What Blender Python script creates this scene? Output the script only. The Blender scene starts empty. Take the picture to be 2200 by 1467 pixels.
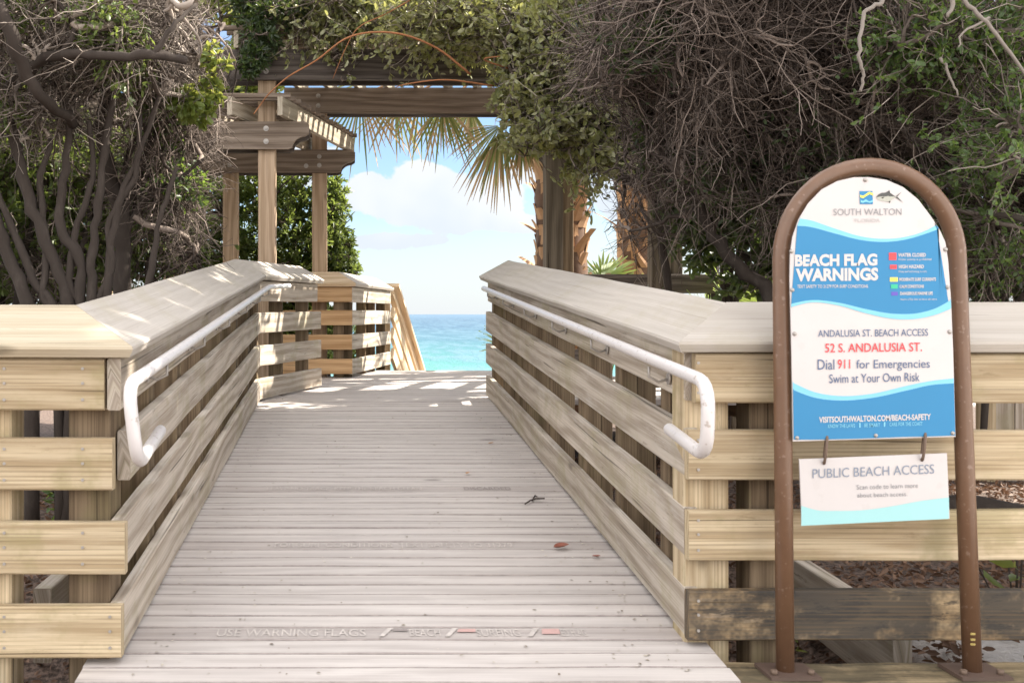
import bpy, math, random
import numpy as np
from mathutils import Vector, Matrix

rng = np.random.default_rng(11)
random.seed(11)
S = bpy.context.scene
COL = S.collection
V = Vector
R = math.radians

# ------------------------------------------------------------------ camera
F = 2200.0            # focal length in photo pixels (photo is 2200 wide)
CX, CY = 757.0, 675.0  # principal point of the (shifted) lens, horizon row


def at(px, py, Y):
    return V(((px - CX) * Y / F, Y, (CY - py) * Y / F))


cd = bpy.data.cameras.new('camera')
cam = bpy.data.objects.new('camera', cd)
COL.objects.link(cam)
cam.location = (0, 0, 0)
cam.rotation_euler = (R(90), 0, 0)
cd.sensor_width = 36
cd.lens = 36 * F / 2200
cd.shift_x = (1100 - CX) / 2200
cd.shift_y = -(733.5 - CY) / 2200
cd.clip_start = 0.05
cd.clip_end = 90000
cd.dof.use_dof = True
cd.dof.focus_distance = 7.0
cd.dof.aperture_fstop = 10
S.camera = cam

# ------------------------------------------------------------------ light
SUN_AZ = math.atan2(0.93, 0.36)     # clockwise from +Y
SUN_EL = R(43)
S.view_settings.view_transform = 'Standard'
S.view_settings.look = 'None'
S.view_settings.gamma = 1
S.view_settings.use_curve_mapping = False
S.view_settings.exposure = 1.74

sd = bpy.data.lights.new('sun', 'SUN')
sd.energy = 4.5
sd.angle = R(0.5)
sd.color = (1, 0.93, 0.82)
sun = bpy.data.objects.new('sun', sd)
COL.objects.link(sun)
sdir = V((math.sin(SUN_AZ) * math.cos(SUN_EL), math.cos(SUN_AZ) * math.cos(SUN_EL), math.sin(SUN_EL)))
sun.rotation_euler = sdir.to_track_quat('Z', 'Y').to_euler()
sun.location = (20, 8, 20)


def nd(nt, t, ins=None, **attrs):
    n = nt.nodes.new(t)
    for k, v in attrs.items():
        setattr(n, k, v)
    for k, v in (ins or {}).items():
        s = n.inputs[k]
        if isinstance(v, bpy.types.NodeSocket):
            nt.links.new(v, s)
        else:
            s.default_value = v
    return n


def math_(nt, op, a, b=0.0, c=None, clamp=False):
    d = {0: a, 1: b}
    if c is not None:
        d[2] = c
    n = nd(nt, 'ShaderNodeMath', d, operation=op)
    n.use_clamp = clamp
    return n.outputs[0]


def mixc(nt, f, a, b, blend='MIX'):
    n = nd(nt, 'ShaderNodeMix', data_type='RGBA', blend_type=blend)
    for s, v in ((n.inputs[0], f), (n.inputs[6], a), (n.inputs[7], b)):
        if isinstance(v, bpy.types.NodeSocket):
            nt.links.new(v, s)
        else:
            s.default_value = v if not (isinstance(v, tuple) and len(v) == 3) else (*v, 1)
    return n.outputs[2]


def smooth(nt, x, a, b):
    n = nd(nt, 'ShaderNodeMapRange', {0: x, 1: a, 2: b, 3: 0.0, 4: 1.0}, interpolation_type='SMOOTHSTEP')
    return n.outputs[0]


W = bpy.data.worlds.new('World')
S.world = W
W.use_nodes = True
nt = W.node_tree
nt.nodes.clear()
tc = nd(nt, 'ShaderNodeTexCoord')
sky = nd(nt, 'ShaderNodeTexSky', sky_type='NISHITA', sun_disc=False, sun_elevation=SUN_EL,
         sun_rotation=SUN_AZ, altitude=0, air_density=1.0, dust_density=0.6, ozone_density=1.5)
sep = nd(nt, 'ShaderNodeSeparateXYZ', {0: tc.outputs['Generated']})
x, y, z = sep.outputs
ys = math_(nt, 'MAXIMUM', y, 0.02)
u = math_(nt, 'DIVIDE', x, ys)
v = math_(nt, 'DIVIDE', z, ys)
uv = nd(nt, 'ShaderNodeCombineXYZ', {0: u, 1: v, 2: 0.0}).outputs[0]
nz = nd(nt, 'ShaderNodeTexNoise', {'Vector': uv, 'Scale': 22.0, 'Detail': 6.0, 'Roughness': 0.55}).outputs[0]
nz2 = nd(nt, 'ShaderNodeTexNoise', {'Vector': uv, 'Scale': 7.0, 'Detail': 3.0}).outputs[0]
acc = None
for (cx, cy, a, b) in ((925, 425, 190, 84), (1045, 418, 130, 50), (1010, 472, 165, 34), (800, 418, 90, 55), (850, 518, 95, 26), (905, 515, 60, 14), (1120, 480, 90, 26),
                       (1250, 380, 180, 60), (560, 350, 200, 70), (1500, 430, 250, 70), (200, 420, 260, 60)):
    du = math_(nt, 'MULTIPLY', math_(nt, 'SUBTRACT', u, (cx - CX) / F), F / a)
    dv = math_(nt, 'MULTIPLY', math_(nt, 'SUBTRACT', v, (CY - cy) / F), F / b)
    e = math_(nt, 'SUBTRACT', 1.0, math_(nt, 'ADD', math_(nt, 'MULTIPLY', du, du), math_(nt, 'MULTIPLY', dv, dv)))
    e = math_(nt, 'MAXIMUM', e, -1.0)
    acc = e if acc is None else math_(nt, 'MAXIMUM', acc, e)
f = math_(nt, 'ADD', acc, math_(nt, 'MULTIPLY', math_(nt, 'SUBTRACT', nz, 0.5), 2.6))
low = smooth(nt, f, 0.16, 0.38)
# added bright clouds overhead and behind the camera, unseen, to light the shaded deck
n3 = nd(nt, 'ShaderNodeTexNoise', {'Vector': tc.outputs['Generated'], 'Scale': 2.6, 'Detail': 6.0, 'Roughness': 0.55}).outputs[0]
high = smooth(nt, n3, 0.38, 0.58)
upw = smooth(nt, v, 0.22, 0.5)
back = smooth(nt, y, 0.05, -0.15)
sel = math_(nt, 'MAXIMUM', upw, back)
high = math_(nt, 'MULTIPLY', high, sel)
shade = smooth(nt, math_(nt, 'ADD', nz2, math_(nt, 'MULTIPLY', v, 1.2)), 0.50, 0.78)
lowcol = mixc(nt, shade, (2.5, 2.7, 2.98), (3.05, 3.08, 3.12))
skyt = mixc(nt, 1.0, sky.outputs[0], (0.49, 0.53, 0.59), 'MULTIPLY')
# pale maritime haze close to the horizon
hz = math_(nt, 'SUBTRACT', 1.0, smooth(nt, z, 0.0, 0.125))
skyt = mixc(nt, math_(nt, 'MULTIPLY', hz, 0.8), skyt, (2.75, 2.92, 3.08))
c = mixc(nt, math_(nt, 'MULTIPLY', low, 0.92), skyt, lowcol)
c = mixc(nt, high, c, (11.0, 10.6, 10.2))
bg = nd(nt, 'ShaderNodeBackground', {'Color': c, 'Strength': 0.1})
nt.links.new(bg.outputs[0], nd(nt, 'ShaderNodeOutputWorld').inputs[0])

# ------------------------------------------------------------------ helpers


def new_mat(name):
    m = bpy.data.materials.new(name)
    m.use_nodes = True
    nt = m.node_tree
    return m, nt, nt.nodes['Principled BSDF']


def wood(name, lo, hi, rough=0.8, spot=(0.1, 0.08, 0.06), spot_amt=0.25, moss=None, moss_amt=0.0, gloss=0.2, grain=1.0,
         pale=None, pale_amt=0.0, spot_lo=0.62, crack=0.75, var=1.0, moss_lo=0.48, ring=0.4):
    m, nt, b = new_mat(name)
    uvn = nd(nt, 'ShaderNodeTexCoord').outputs['UV']
    mp = nd(nt, 'ShaderNodeMapping', {'Vector': uvn, 'Scale': (1.4, 38, 1)}).outputs[0]
    n1 = nd(nt, 'ShaderNodeTexNoise', {'Vector': mp, 'Scale': 1.0, 'Detail': 6.0, 'Roughness': 0.65, 'Distortion': 0.3}).outputs[0]
    mp2 = nd(nt, 'ShaderNodeMapping', {'Vector': uvn, 'Scale': (0.9, 4.5, 1)}).outputs[0]
    wv = nd(nt, 'ShaderNodeTexWave', {'Vector': mp2, 'Scale': 1.0, 'Distortion': 14.0, 'Detail': 3.0, 'Detail Scale': 0.6},
            bands_direction='Y').outputs[1]
    nf = nd(nt, 'ShaderNodeTexNoise', {'Vector': nd(nt, 'ShaderNodeMapping', {'Vector': uvn, 'Scale': (2.5, 150, 1)}).outputs[0],
                                       'Scale': 1.0, 'Detail': 3.0, 'Roughness': 0.6, 'Distortion': 0.2}).outputs[0]
    g = math_(nt, 'ADD', math_(nt, 'MULTIPLY', n1, 0.36), math_(nt, 'ADD', math_(nt, 'MULTIPLY', nf, 0.46), math_(nt, 'MULTIPLY', wv, 0.18)))
    fac = smooth(nt, g, 0.32, 0.66)
    if grain != 1.0:
        fac = math_(nt, 'ADD', math_(nt, 'MULTIPLY', math_(nt, 'SUBTRACT', fac, 0.5), grain), 0.5, clamp=True)
    col = mixc(nt, fac, lo, hi)
    # board to board variation and broad weathering
    n4 = nd(nt, 'ShaderNodeTexNoise', {'Vector': uvn, 'Scale': 0.35, 'Detail': 1.0}).outputs[0]
    n5 = nd(nt, 'ShaderNodeTexNoise', {'Vector': nd(nt, 'ShaderNodeMapping', {'Vector': uvn, 'Scale': (2.6, 16, 1)}).outputs[0],
                                       'Scale': 1.0, 'Detail': 4.0, 'Roughness': 0.6}).outputs[0]
    vv = math_(nt, 'ADD', 1.0 - 0.55 * var, math_(nt, 'ADD', math_(nt, 'MULTIPLY', n4, 0.6 * var), math_(nt, 'MULTIPLY', n5, 0.5 * var)))
    cc = nd(nt, 'ShaderNodeCombineColor', {0: vv, 1: vv, 2: vv}).outputs[0]
    col = mixc(nt, 1.0, col, cc, 'MULTIPLY')
    if pale is not None:
        n8 = nd(nt, 'ShaderNodeTexNoise', {'Vector': nd(nt, 'ShaderNodeMapping', {'Vector': uvn, 'Scale': (3, 12, 1)}).outputs[0],
                                           'Scale': 1.0, 'Detail': 5.0, 'Roughness': 0.7}).outputs[0]
        col = mixc(nt, math_(nt, 'MULTIPLY', smooth(nt, n8, 0.5, 0.72), pale_amt), col, pale)
    if spot_amt:
        n6 = nd(nt, 'ShaderNodeTexNoise', {'Vector': nd(nt, 'ShaderNodeMapping', {'Vector': uvn, 'Scale': (5, 22, 1)}).outputs[0],
                                           'Scale': 1.0, 'Detail': 5.0, 'Roughness': 0.75}).outputs[0]
        col = mixc(nt, math_(nt, 'MULTIPLY', smooth(nt, n6, spot_lo, spot_lo + 0.1), spot_amt), col, spot)
    if moss:
        n7 = nd(nt, 'ShaderNodeTexNoise', {'Vector': uvn, 'Scale': 3.2, 'Detail': 5.0, 'Roughness': 0.7}).outputs[0]
        col = mixc(nt, math_(nt, 'MULTIPLY', smooth(nt, n7, moss_lo, moss_lo + 0.18), moss_amt), col, moss)
    rw_ = nd(nt, 'ShaderNodeTexWave', {'Vector': nd(nt, 'ShaderNodeMapping', {'Vector': uvn, 'Scale': (0.30, 26, 1)}).outputs[0], 'Scale': 1.0,
                                       'Distortion': 6.5, 'Detail': 2.5, 'Detail Scale': 1.1}, bands_direction='Y').outputs[1]
    rmask = smooth(nt, n5, 0.38, 0.6)
    col = mixc(nt, math_(nt, 'MULTIPLY', math_(nt, 'MULTIPLY', smooth(nt, rw_, 0.55, 0.95), rmask), ring), col, tuple(c * 0.62 for c in lo))
    ck = nd(nt, 'ShaderNodeTexNoise', {'Vector': nd(nt, 'ShaderNodeMapping', {'Vector': uvn, 'Scale': (1.1, 70, 1)}).outputs[0],
                                       'Scale': 1.0, 'Detail': 2.0, 'Roughness': 0.5, 'Distortion': 0.4}).outputs[0]
    col = mixc(nt, math_(nt, 'MULTIPLY', smooth(nt, ck, 0.66, 0.71), crack), col, tuple(c * 0.3 for c in lo))
    # knots
    vo = nd(nt, 'ShaderNodeTexVoronoi', {'Vector': nd(nt, 'ShaderNodeMapping', {'Vector': uvn, 'Scale': (1.3, 3.2, 1)}).outputs[0],
                                         'Scale': 1.0, 'Randomness': 1.0}).outputs[0]
    col = mixc(nt, math_(nt, 'MULTIPLY', math_(nt, 'SUBTRACT', 1.0, smooth(nt, vo, 0.025, 0.085)), 0.7), col, tuple(c * 0.45 for c in lo))
    nt.links.new(col, b.inputs['Base Color'])
    b.inputs['Roughness'].default_value = rough
    b.inputs['Specular IOR Level'].default_value = gloss
    bp = nd(nt, 'ShaderNodeBump', {'Height': g, 'Strength': 0.35, 'Distance': 0.003})
    nt.links.new(bp.outputs[0], b.inputs['Normal'])
    return m


def plain(name, col, rough=0.5, metal=0.0, spec=0.5, var=0.15, scale=30.0, speck=None, speck_amt=0.0):
    m, nt, b = new_mat(name)
    o = nd(nt, 'ShaderNodeTexCoord').outputs['Object']
    n = nd(nt, 'ShaderNodeTexNoise', {'Vector': o, 'Scale': scale, 'Detail': 5.0, 'Roughness': 0.65}).outputs[0]
    c = mixc(nt, n, tuple(k * (1 - var) for k in col), tuple(min(1, k * (1 + var)) for k in col))
    if speck:
        n2 = nd(nt, 'ShaderNodeTexNoise', {'Vector': o, 'Scale': scale * 2.5, 'Detail': 3.0}).outputs[0]
        c = mixc(nt, math_(nt, 'MULTIPLY', smooth(nt, n2, 0.62, 0.7), speck_amt), c, speck)
    nt.links.new(c, b.inputs['Base Color'])
    b.inputs['Roughness'].default_value = rough
    b.inputs['Metallic'].default_value = metal
    b.inputs['Specular IOR Level'].default_value = spec
    bp = nd(nt, 'ShaderNodeBump', {'Height': n, 'Strength': 0.15, 'Distance': 0.002})
    nt.links.new(bp.outputs[0], b.inputs['Normal'])
    return m


def leafmat(name, dark, light, trans=(0.35, 0.5, 0.08), tf=0.3, rough=0.45, spec=0.5, back=None):
    m, nt, b = new_mat(name)
    a = nd(nt, 'ShaderNodeAttribute', attribute_name='rnd').outputs['Fac']
    o = nd(nt, 'ShaderNodeTexCoord').outputs['Object']
    n = nd(nt, 'ShaderNodeTexNoise', {'Vector': o, 'Scale': 2.2, 'Detail': 2.0}).outputs[0]
    f = math_(nt, 'ADD', math_(nt, 'MULTIPLY', a, 0.65), math_(nt, 'MULTIPLY', math_(nt, 'SUBTRACT', n, 0.3), 0.8), clamp=True)
    c = mixc(nt, f, dark, light)
    if back:
        g = nd(nt, 'ShaderNodeNewGeometry').outputs['Backfacing']
        c = mixc(nt, math_(nt, 'MULTIPLY', g, 0.8), c, back)
    nt.links.new(c, b.inputs['Base Color'])
    b.inputs['Roughness'].default_value = rough
    b.inputs['Specular IOR Level'].default_value = spec
    t = nd(nt, 'ShaderNodeBsdfTranslucent', {'Color': (*trans, 1)})
    mx = nd(nt, 'ShaderNodeMixShader', {0: tf, 1: b.outputs[0], 2: t.outputs[0]})
    nt.links.new(mx.outputs[0], nt.nodes['Material Output'].inputs[0])
    return m


def barkmat(name, lo, hi, sc=14.0):
    m, nt, b = new_mat(name)
    o = nd(nt, 'ShaderNodeTexCoord').outputs['Object']
    a = nd(nt, 'ShaderNodeAttribute', attribute_name='rnd').outputs['Fac']
    n = nd(nt, 'ShaderNodeTexNoise', {'Vector': nd(nt, 'ShaderNodeMapping', {'Vector': o, 'Scale': (1, 1, 0.35)}).outputs[0],
                                      'Scale': sc, 'Detail': 6.0, 'Roughness': 0.7}).outputs[0]
    f = math_(nt, 'ADD', math_(nt, 'MULTIPLY', n, 0.55), math_(nt, 'MULTIPLY', math_(nt, 'POWER', a, 2.0), 0.7), clamp=True)
    c = mixc(nt, smooth(nt, f, 0.25, 0.85), lo, hi)
    nt.links.new(c, b.inputs['Base Color'])
    b.inputs['Roughness'].default_value = 0.9
    b.inputs['Specular IOR Level'].default_value = 0.15
    bp = nd(nt, 'ShaderNodeBump', {'Height': n, 'Strength': 0.6, 'Distance': 0.01})
    nt.links.new(bp.outputs[0], b.inputs['Normal'])
    return m


class MB:
    """mesh collector"""

    def __init__(s):
        s.v, s.f, s.uv, s.mi, s.sm = [], [], [], [], []

    def face(s, idx, uvs=None, mi=0, smooth=False):
        s.f.append(idx)
        s.uv.append(uvs or [(0, 0)] * len(idx))
        s.mi.append(mi)
        s.sm.append(smooth)

    def rings(s, rings, us, mi=0, smooth=False, close=True, caps=True, vper=None):
        """rings: list of lists of Vectors with the same count"""
        k = len(rings[0])
        b = len(s.v)
        ov = random.random() * 40
        for r in rings:
            s.v += [tuple(p) for p in r]
        if vper is None:
            vper = [0]
            for j in range(k):
                vper.append(vper[-1] + (V(rings[0][(j + 1) % k]) - V(rings[0][j])).length)
        for i in range(len(rings) - 1):
            for j in range(k if close else k - 1):
                j2 = (j + 1) % k
                s.face([b + i * k + j, b + i * k + j2, b + (i + 1) * k + j2, b + (i + 1) * k + j],
                       [(us[i], vper[j] + ov), (us[i], vper[j + 1] + ov), (us[i + 1], vper[j + 1] + ov), (us[i + 1], vper[j] + ov)], mi, smooth)
        if caps:
            for i, rev in ((0, True), (len(rings) - 1, False)):
                idx = [b + i * k + j for j in range(k)]
                uvs = [(us[i] + 0.3 * j, ov + 7 + 0.04 * j) for j in range(k)]
                if rev:
                    idx.reverse()
                s.face(idx, uvs, mi, False)

    def tube(s, pts, r, sides=10, mi=0, caps=True):
        pts = [V(p) for p in pts]
        n = len(pts)
        rs = r if isinstance(r, (list, tuple)) else [r] * n
        t0 = (pts[1] - pts[0]).normalized()
        ref = V((0, 0, 1)) if abs(t0.z) < 0.9 else V((1, 0, 0))
        a = t0.cross(ref).normalized()
        rings, us, L = [], [], random.random() * 20
        for i in range(n):
            t = (pts[min(i + 1, n - 1)] - pts[max(i - 1, 0)]).normalized()
            a = (a - t * a.dot(t)).normalized()
            bb = t.cross(a)
            if i:
                L += (pts[i] - pts[i - 1]).length
            us.append(L)
            rings.append([pts[i] + (a * math.cos(q) + bb * math.sin(q)) * rs[i] for q in [2 * math.pi * j / sides for j in range(sides)]])
        s.rings(rings, us, mi, True, True, caps)

    def box(s, lo, hi, mi=0):
        s.board(V(((lo[0] + hi[0]) / 2, (lo[1] + hi[1]) / 2, lo[2])), V(((lo[0] + hi[0]) / 2, (lo[1] + hi[1]) / 2, hi[2])),
                V((1, 0, 0)), V((0, 1, 0)), hi[0] - lo[0], hi[1] - lo[1], mi=mi, ch=0.0015)

    def board(s, p0, p1, w, t, wid, thk, nseg=1, ch=0.004, wob=0.0, mi=0, emi=None):
        p0, p1, w, t = V(p0), V(p1), V(w), V(t)
        sec = rect(-wid / 2, wid / 2, -thk / 2, thk / 2, ch)
        L = (p1 - p0).length
        u0 = random.random() * 60
        rings, us = [], []
        for i in range(nseg + 1):
            q = i / nseg
            dw, dt = random.gauss(0, wob), random.gauss(0, wob)
            rings.append([p0.lerp(p1, q) + w * (a + dw) + t * (b + dt) for a, b in sec])
            us.append(u0 + q * L)
        n0 = len(s.f)
        s.rings(rings, us, mi)
        if emi is not None:
            for i in range(nseg):
                for j in (2, 3, 5, 6):
                    s.mi[n0 + i * 8 + j] = emi

    def flat(s, pts, mi=0):
        b = len(s.v)
        s.v += [tuple(p) for p in pts]
        s.face(list(range(b, b + len(pts))), [(p[0], p[2]) for p in pts], mi)

    def build(s, name, mats, parent=None, loc=None):
        me = bpy.data.meshes.new(name)
        off = V((0, 0, 0))
        if parent is not None:
            q = parent
            while q is not None:
                off += q.location
                q = q.parent
        if loc is not None:
            off = V(loc)
        me.from_pydata([(a[0] - off.x, a[1] - off.y, a[2] - off.z) for a in s.v], [], s.f)
        for m in (mats if isinstance(mats, (list, tuple)) else [mats]):
            me.materials.append(m)
        ul = me.uv_layers.new(name='uv')
        fl = [c for q in s.uv for w in q for c in w]
        ul.data.foreach_set('uv', fl)
        me.polygons.foreach_set('material_index', s.mi)
        me.polygons.foreach_set('use_smooth', s.sm)
        me.update()
        o = bpy.data.objects.new(name, me)
        COL.objects.link(o)
        if loc is not None and parent is None:
            o.location = loc
        o.parent = parent
        return o


def rect(a0, a1, b0, b1, c):
    return [(a0 + c, b0), (a1 - c, b0), (a1, b0 + c), (a1, b1 - c), (a1 - c, b1), (a0 + c, b1), (a0, b1 - c), (a0, b0 + c)]


def thing(name, loc, label, cat, group=None):
    o = bpy.data.objects.new(name, None)
    COL.objects.link(o)
    o.location = loc
    o.empty_display_size = 0.2
    o['label'] = label
    o['category'] = cat
    if group:
        o['group'] = group
    return o


def tag(o, label, cat, group=None):
    o['label'] = label
    o['category'] = cat
    if group:
        o['group'] = group
    return o


def struct(o):
    o['kind'] = 'structure'
    return o


def array_mesh(name, P, Q, mat, parent=None, rnd=None, smooth=False, uvs=None):
    """numpy verts (N,3), quads (F,4) -> object"""
    off = np.zeros(3)
    q = parent
    while q is not None:
        off += np.array(q.location)
        q = q.parent
    P = np.asarray(P, dtype=np.float32) - off.astype(np.float32)
    Q = np.asarray(Q, dtype=np.int32)
    me = bpy.data.meshes.new(name)
    me.vertices.add(len(P))
    me.vertices.foreach_set('co', P.ravel())
    me.loops.add(Q.size)
    me.loops.foreach_set('vertex_index', Q.ravel())
    me.polygons.add(len(Q))
    me.polygons.foreach_set('loop_start', np.arange(len(Q), dtype=np.int32) * 4)
    if smooth:
        me.polygons.foreach_set('use_smooth', np.ones(len(Q), dtype=bool))
    if rnd is not None:
        at_ = me.attributes.new('rnd', 'FLOAT', 'POINT')
        at_.data.foreach_set('value', np.asarray(rnd, dtype=np.float32))
    me.materials.append(mat)
    me.update(calc_edges=True)
    me.validate()
    o = bpy.data.objects.new(name, me)
    COL.objects.link(o)
    o.parent = parent
    return o


# ------------------------------------------------------------------ materials
M = {}
M['deck'] = wood('deck_wood', (0.40, 0.358, 0.332), (0.57, 0.525, 0.492), spot=(0.24, 0.19, 0.155), spot_amt=0.55, grain=0.6,
                 pale=(0.60, 0.56, 0.52), pale_amt=0.45, spot_lo=0.64, crack=0.2, var=0.6, ring=0.12)
M['deckedge'] = plain('grimy_board_edge', (0.30, 0.26, 0.24), 0.9, var=0.5, scale=25)
M['deck_dark'] = wood('deck_wood_inscribed', (0.38, 0.335, 0.31), (0.51, 0.46, 0.43), spot_amt=0.2, grain=0.6, crack=0.2)
M['rail'] = wood('weathered_rail', (0.31, 0.255, 0.20), (0.54, 0.475, 0.40), spot=(0.11, 0.085, 0.065), spot_amt=0.5,
                 moss=(0.30, 0.27, 0.15), moss_amt=0.4, pale=(0.54, 0.50, 0.45), pale_amt=0.45, spot_lo=0.60, ring=0.25, var=0.85)
M['railtop'] = wood('weathered_cap', (0.37, 0.33, 0.285), (0.47, 0.43, 0.385), spot=(0.2, 0.17, 0.14), spot_amt=0.35, grain=0.5, crack=0.25, var=0.7, ring=0.2, moss=(0.36, 0.32, 0.23), moss_amt=0.35)
M['yellow'] = wood('yellow_pine', (0.35, 0.26, 0.155), (0.565, 0.46, 0.31), spot=(0.18, 0.13, 0.065), spot_amt=0.45,
                   moss=(0.29, 0.25, 0.12), moss_amt=0.5, pale=(0.56, 0.48, 0.36), pale_amt=0.35, spot_lo=0.6, ring=0.5)
M['yellowcap'] = wood('yellow_pine_cap', (0.40, 0.33, 0.225), (0.54, 0.47, 0.36), spot=(0.3, 0.25, 0.16), spot_amt=0.35, grain=0.6)
M['stained'] = wood('stained_pine', (0.30, 0.20, 0.105), (0.49, 0.36, 0.21), spot=(0.08, 0.065, 0.05), spot_amt=0.9,
                    moss=(0.05, 0.046, 0.042), moss_amt=0.92, moss_lo=0.34, spot_lo=0.50, pale=(0.46, 0.43, 0.39), pale_amt=0.35)
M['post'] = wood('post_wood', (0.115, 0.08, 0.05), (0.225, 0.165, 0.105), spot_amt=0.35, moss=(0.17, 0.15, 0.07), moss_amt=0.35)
M['orange'] = wood('sun_bounce_lumber', (0.40, 0.235, 0.115), (0.60, 0.40, 0.225), spot_amt=0.3)  # orange of sun bounced off the deck put into the wood colour
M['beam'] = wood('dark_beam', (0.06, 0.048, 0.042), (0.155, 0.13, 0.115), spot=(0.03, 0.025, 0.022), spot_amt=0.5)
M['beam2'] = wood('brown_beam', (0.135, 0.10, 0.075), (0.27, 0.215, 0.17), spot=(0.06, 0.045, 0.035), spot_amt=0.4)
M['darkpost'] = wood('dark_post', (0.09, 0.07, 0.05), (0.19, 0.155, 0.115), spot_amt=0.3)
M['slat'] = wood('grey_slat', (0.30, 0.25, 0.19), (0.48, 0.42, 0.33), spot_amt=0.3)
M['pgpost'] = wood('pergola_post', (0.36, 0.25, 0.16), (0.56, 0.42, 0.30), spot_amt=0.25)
M['stair'] = wood('pale_lumber', (0.55, 0.40, 0.25), (0.74, 0.59, 0.42), spot_amt=0.2)
M['sill'] = wood('sill_timber', (0.16, 0.12, 0.07), (0.32, 0.25, 0.15), spot=(0.05, 0.045, 0.035), spot_amt=0.75, moss=(0.07, 0.06, 0.04),
                 moss_amt=0.7, moss_lo=0.42, spot_lo=0.52)
M['white'] = plain('white_paint', (0.62, 0.585, 0.57), 0.35, var=0.06, scale=25, speck=(0.36, 0.30, 0.25), speck_amt=0.75)
M['galv'] = plain('galvanised_steel', (0.40, 0.37, 0.34), 0.5, 0.5)
M['rust'] = plain('rusty_bolt', (0.16, 0.11, 0.08), 0.7, 0.3)
M['brown'] = plain('brown_paint', (0.145, 0.078, 0.044), 0.36, var=0.2, scale=26, speck=(0.34, 0.25, 0.20), speck_amt=0.35)
M['brownbase'] = plain('brown_base', (0.10, 0.065, 0.05), 0.6)
M['panel'] = plain('sign_white', (0.55, 0.515, 0.503), 0.35, var=0.06, scale=7, speck=(0.40, 0.36, 0.33), speck_amt=0.12)
M['sblue'] = plain('sign_blue', (0.006, 0.185, 0.39), 0.35, var=0.05, scale=6)
M['slight'] = plain('sign_light_blue', (0.18, 0.50, 0.66), 0.35, var=0.03)
M['steal'] = plain('sign_teal', (0.31, 0.58, 0.585), 0.35, var=0.03)
M['navy'] = plain('sign_navy', (0.075, 0.115, 0.215), 0.4, var=0.05)
M['sred'] = plain('sign_red', (0.72, 0.05, 0.06), 0.4, var=0.05)
M['syel'] = plain('sign_yellow', (0.85, 0.70, 0.10), 0.4, var=0.05)
M['sgrn'] = plain('sign_green', (0.02, 0.45, 0.25), 0.4, var=0.05)
M['spur'] = plain('sign_purple', (0.10, 0.07, 0.42), 0.4, var=0.05)
M['sgrey'] = plain('sign_grey', (0.22, 0.22, 0.23), 0.4, var=0.05)
M['slgrey'] = plain('sign_pale_grey', (0.45, 0.43, 0.42), 0.4, var=0.05)
M['fish_d'] = plain('fish_dark', (0.06, 0.06, 0.055), 0.4)
M['fish_l'] = plain('fish_light', (0.40, 0.40, 0.34), 0.4)
M['inscr'] = plain('inscription_pale', (0.49, 0.445, 0.41), 0.8, var=0.5, scale=45)
M['inscrd'] = plain('inscription_dark', (0.27, 0.235, 0.22), 0.8, var=0.2, scale=60)
M['inscrr'] = plain('inscription_red', (0.50, 0.32, 0.29), 0.8, var=0.2, scale=60)
M['bark'] = barkmat('grey_bark', (0.05, 0.04, 0.034), (0.25, 0.21, 0.18))
M['twig'] = barkmat('grey_twig', (0.085, 0.068, 0.057), (0.37, 0.315, 0.27), 5)
M['twigdark'] = barkmat('brown_twig', (0.07, 0.055, 0.047), (0.29, 0.235, 0.20), 5)
M['palebark'] = barkmat('pale_bark', (0.24, 0.21, 0.185), (0.50, 0.46, 0.42), 30)
M['shoot'] = barkmat('reddish_shoot', (0.30, 0.13, 0.06), (0.48, 0.24, 0.13), 20)
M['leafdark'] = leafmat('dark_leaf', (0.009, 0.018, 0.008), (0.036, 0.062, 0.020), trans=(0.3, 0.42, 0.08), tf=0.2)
M['leafbright'] = leafmat('bright_leaf', (0.045, 0.08, 0.016), (0.15, 0.205, 0.042), trans=(0.46, 0.48, 0.10), tf=0.38)
M['leafsilver'] = leafmat('silver_leaf', (0.055, 0.08, 0.025), (0.29, 0.29, 0.115), trans=(0.5, 0.5, 0.14), tf=0.3, rough=0.4,
                          back=(0.27, 0.27, 0.17))
M['leafyaupon'] = leafmat('yaupon_leaf', (0.022, 0.048, 0.018), (0.11, 0.17, 0.055), tf=0.3)
M['leafbush'] = leafmat('bush_leaf', (0.030, 0.052, 0.014), (0.125, 0.17, 0.045), trans=(0.4, 0.5, 0.1), tf=0.3)
M['deadleaf'] = leafmat('dead_leaf', (0.06, 0.03, 0.018), (0.24, 0.14, 0.085), trans=(0.3, 0.15, 0.08), tf=0.1, rough=0.7)
M['redleaf'] = plain('fallen_leaf', (0.24, 0.075, 0.045), 0.55, var=0.3, scale=60)
M['boot'] = plain('palm_boot', (0.46, 0.275, 0.15), 0.85, var=0.4, scale=14)
M['palmcore'] = plain('palm_core', (0.15, 0.09, 0.06), 0.95, var=0.4, scale=18)


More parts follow.
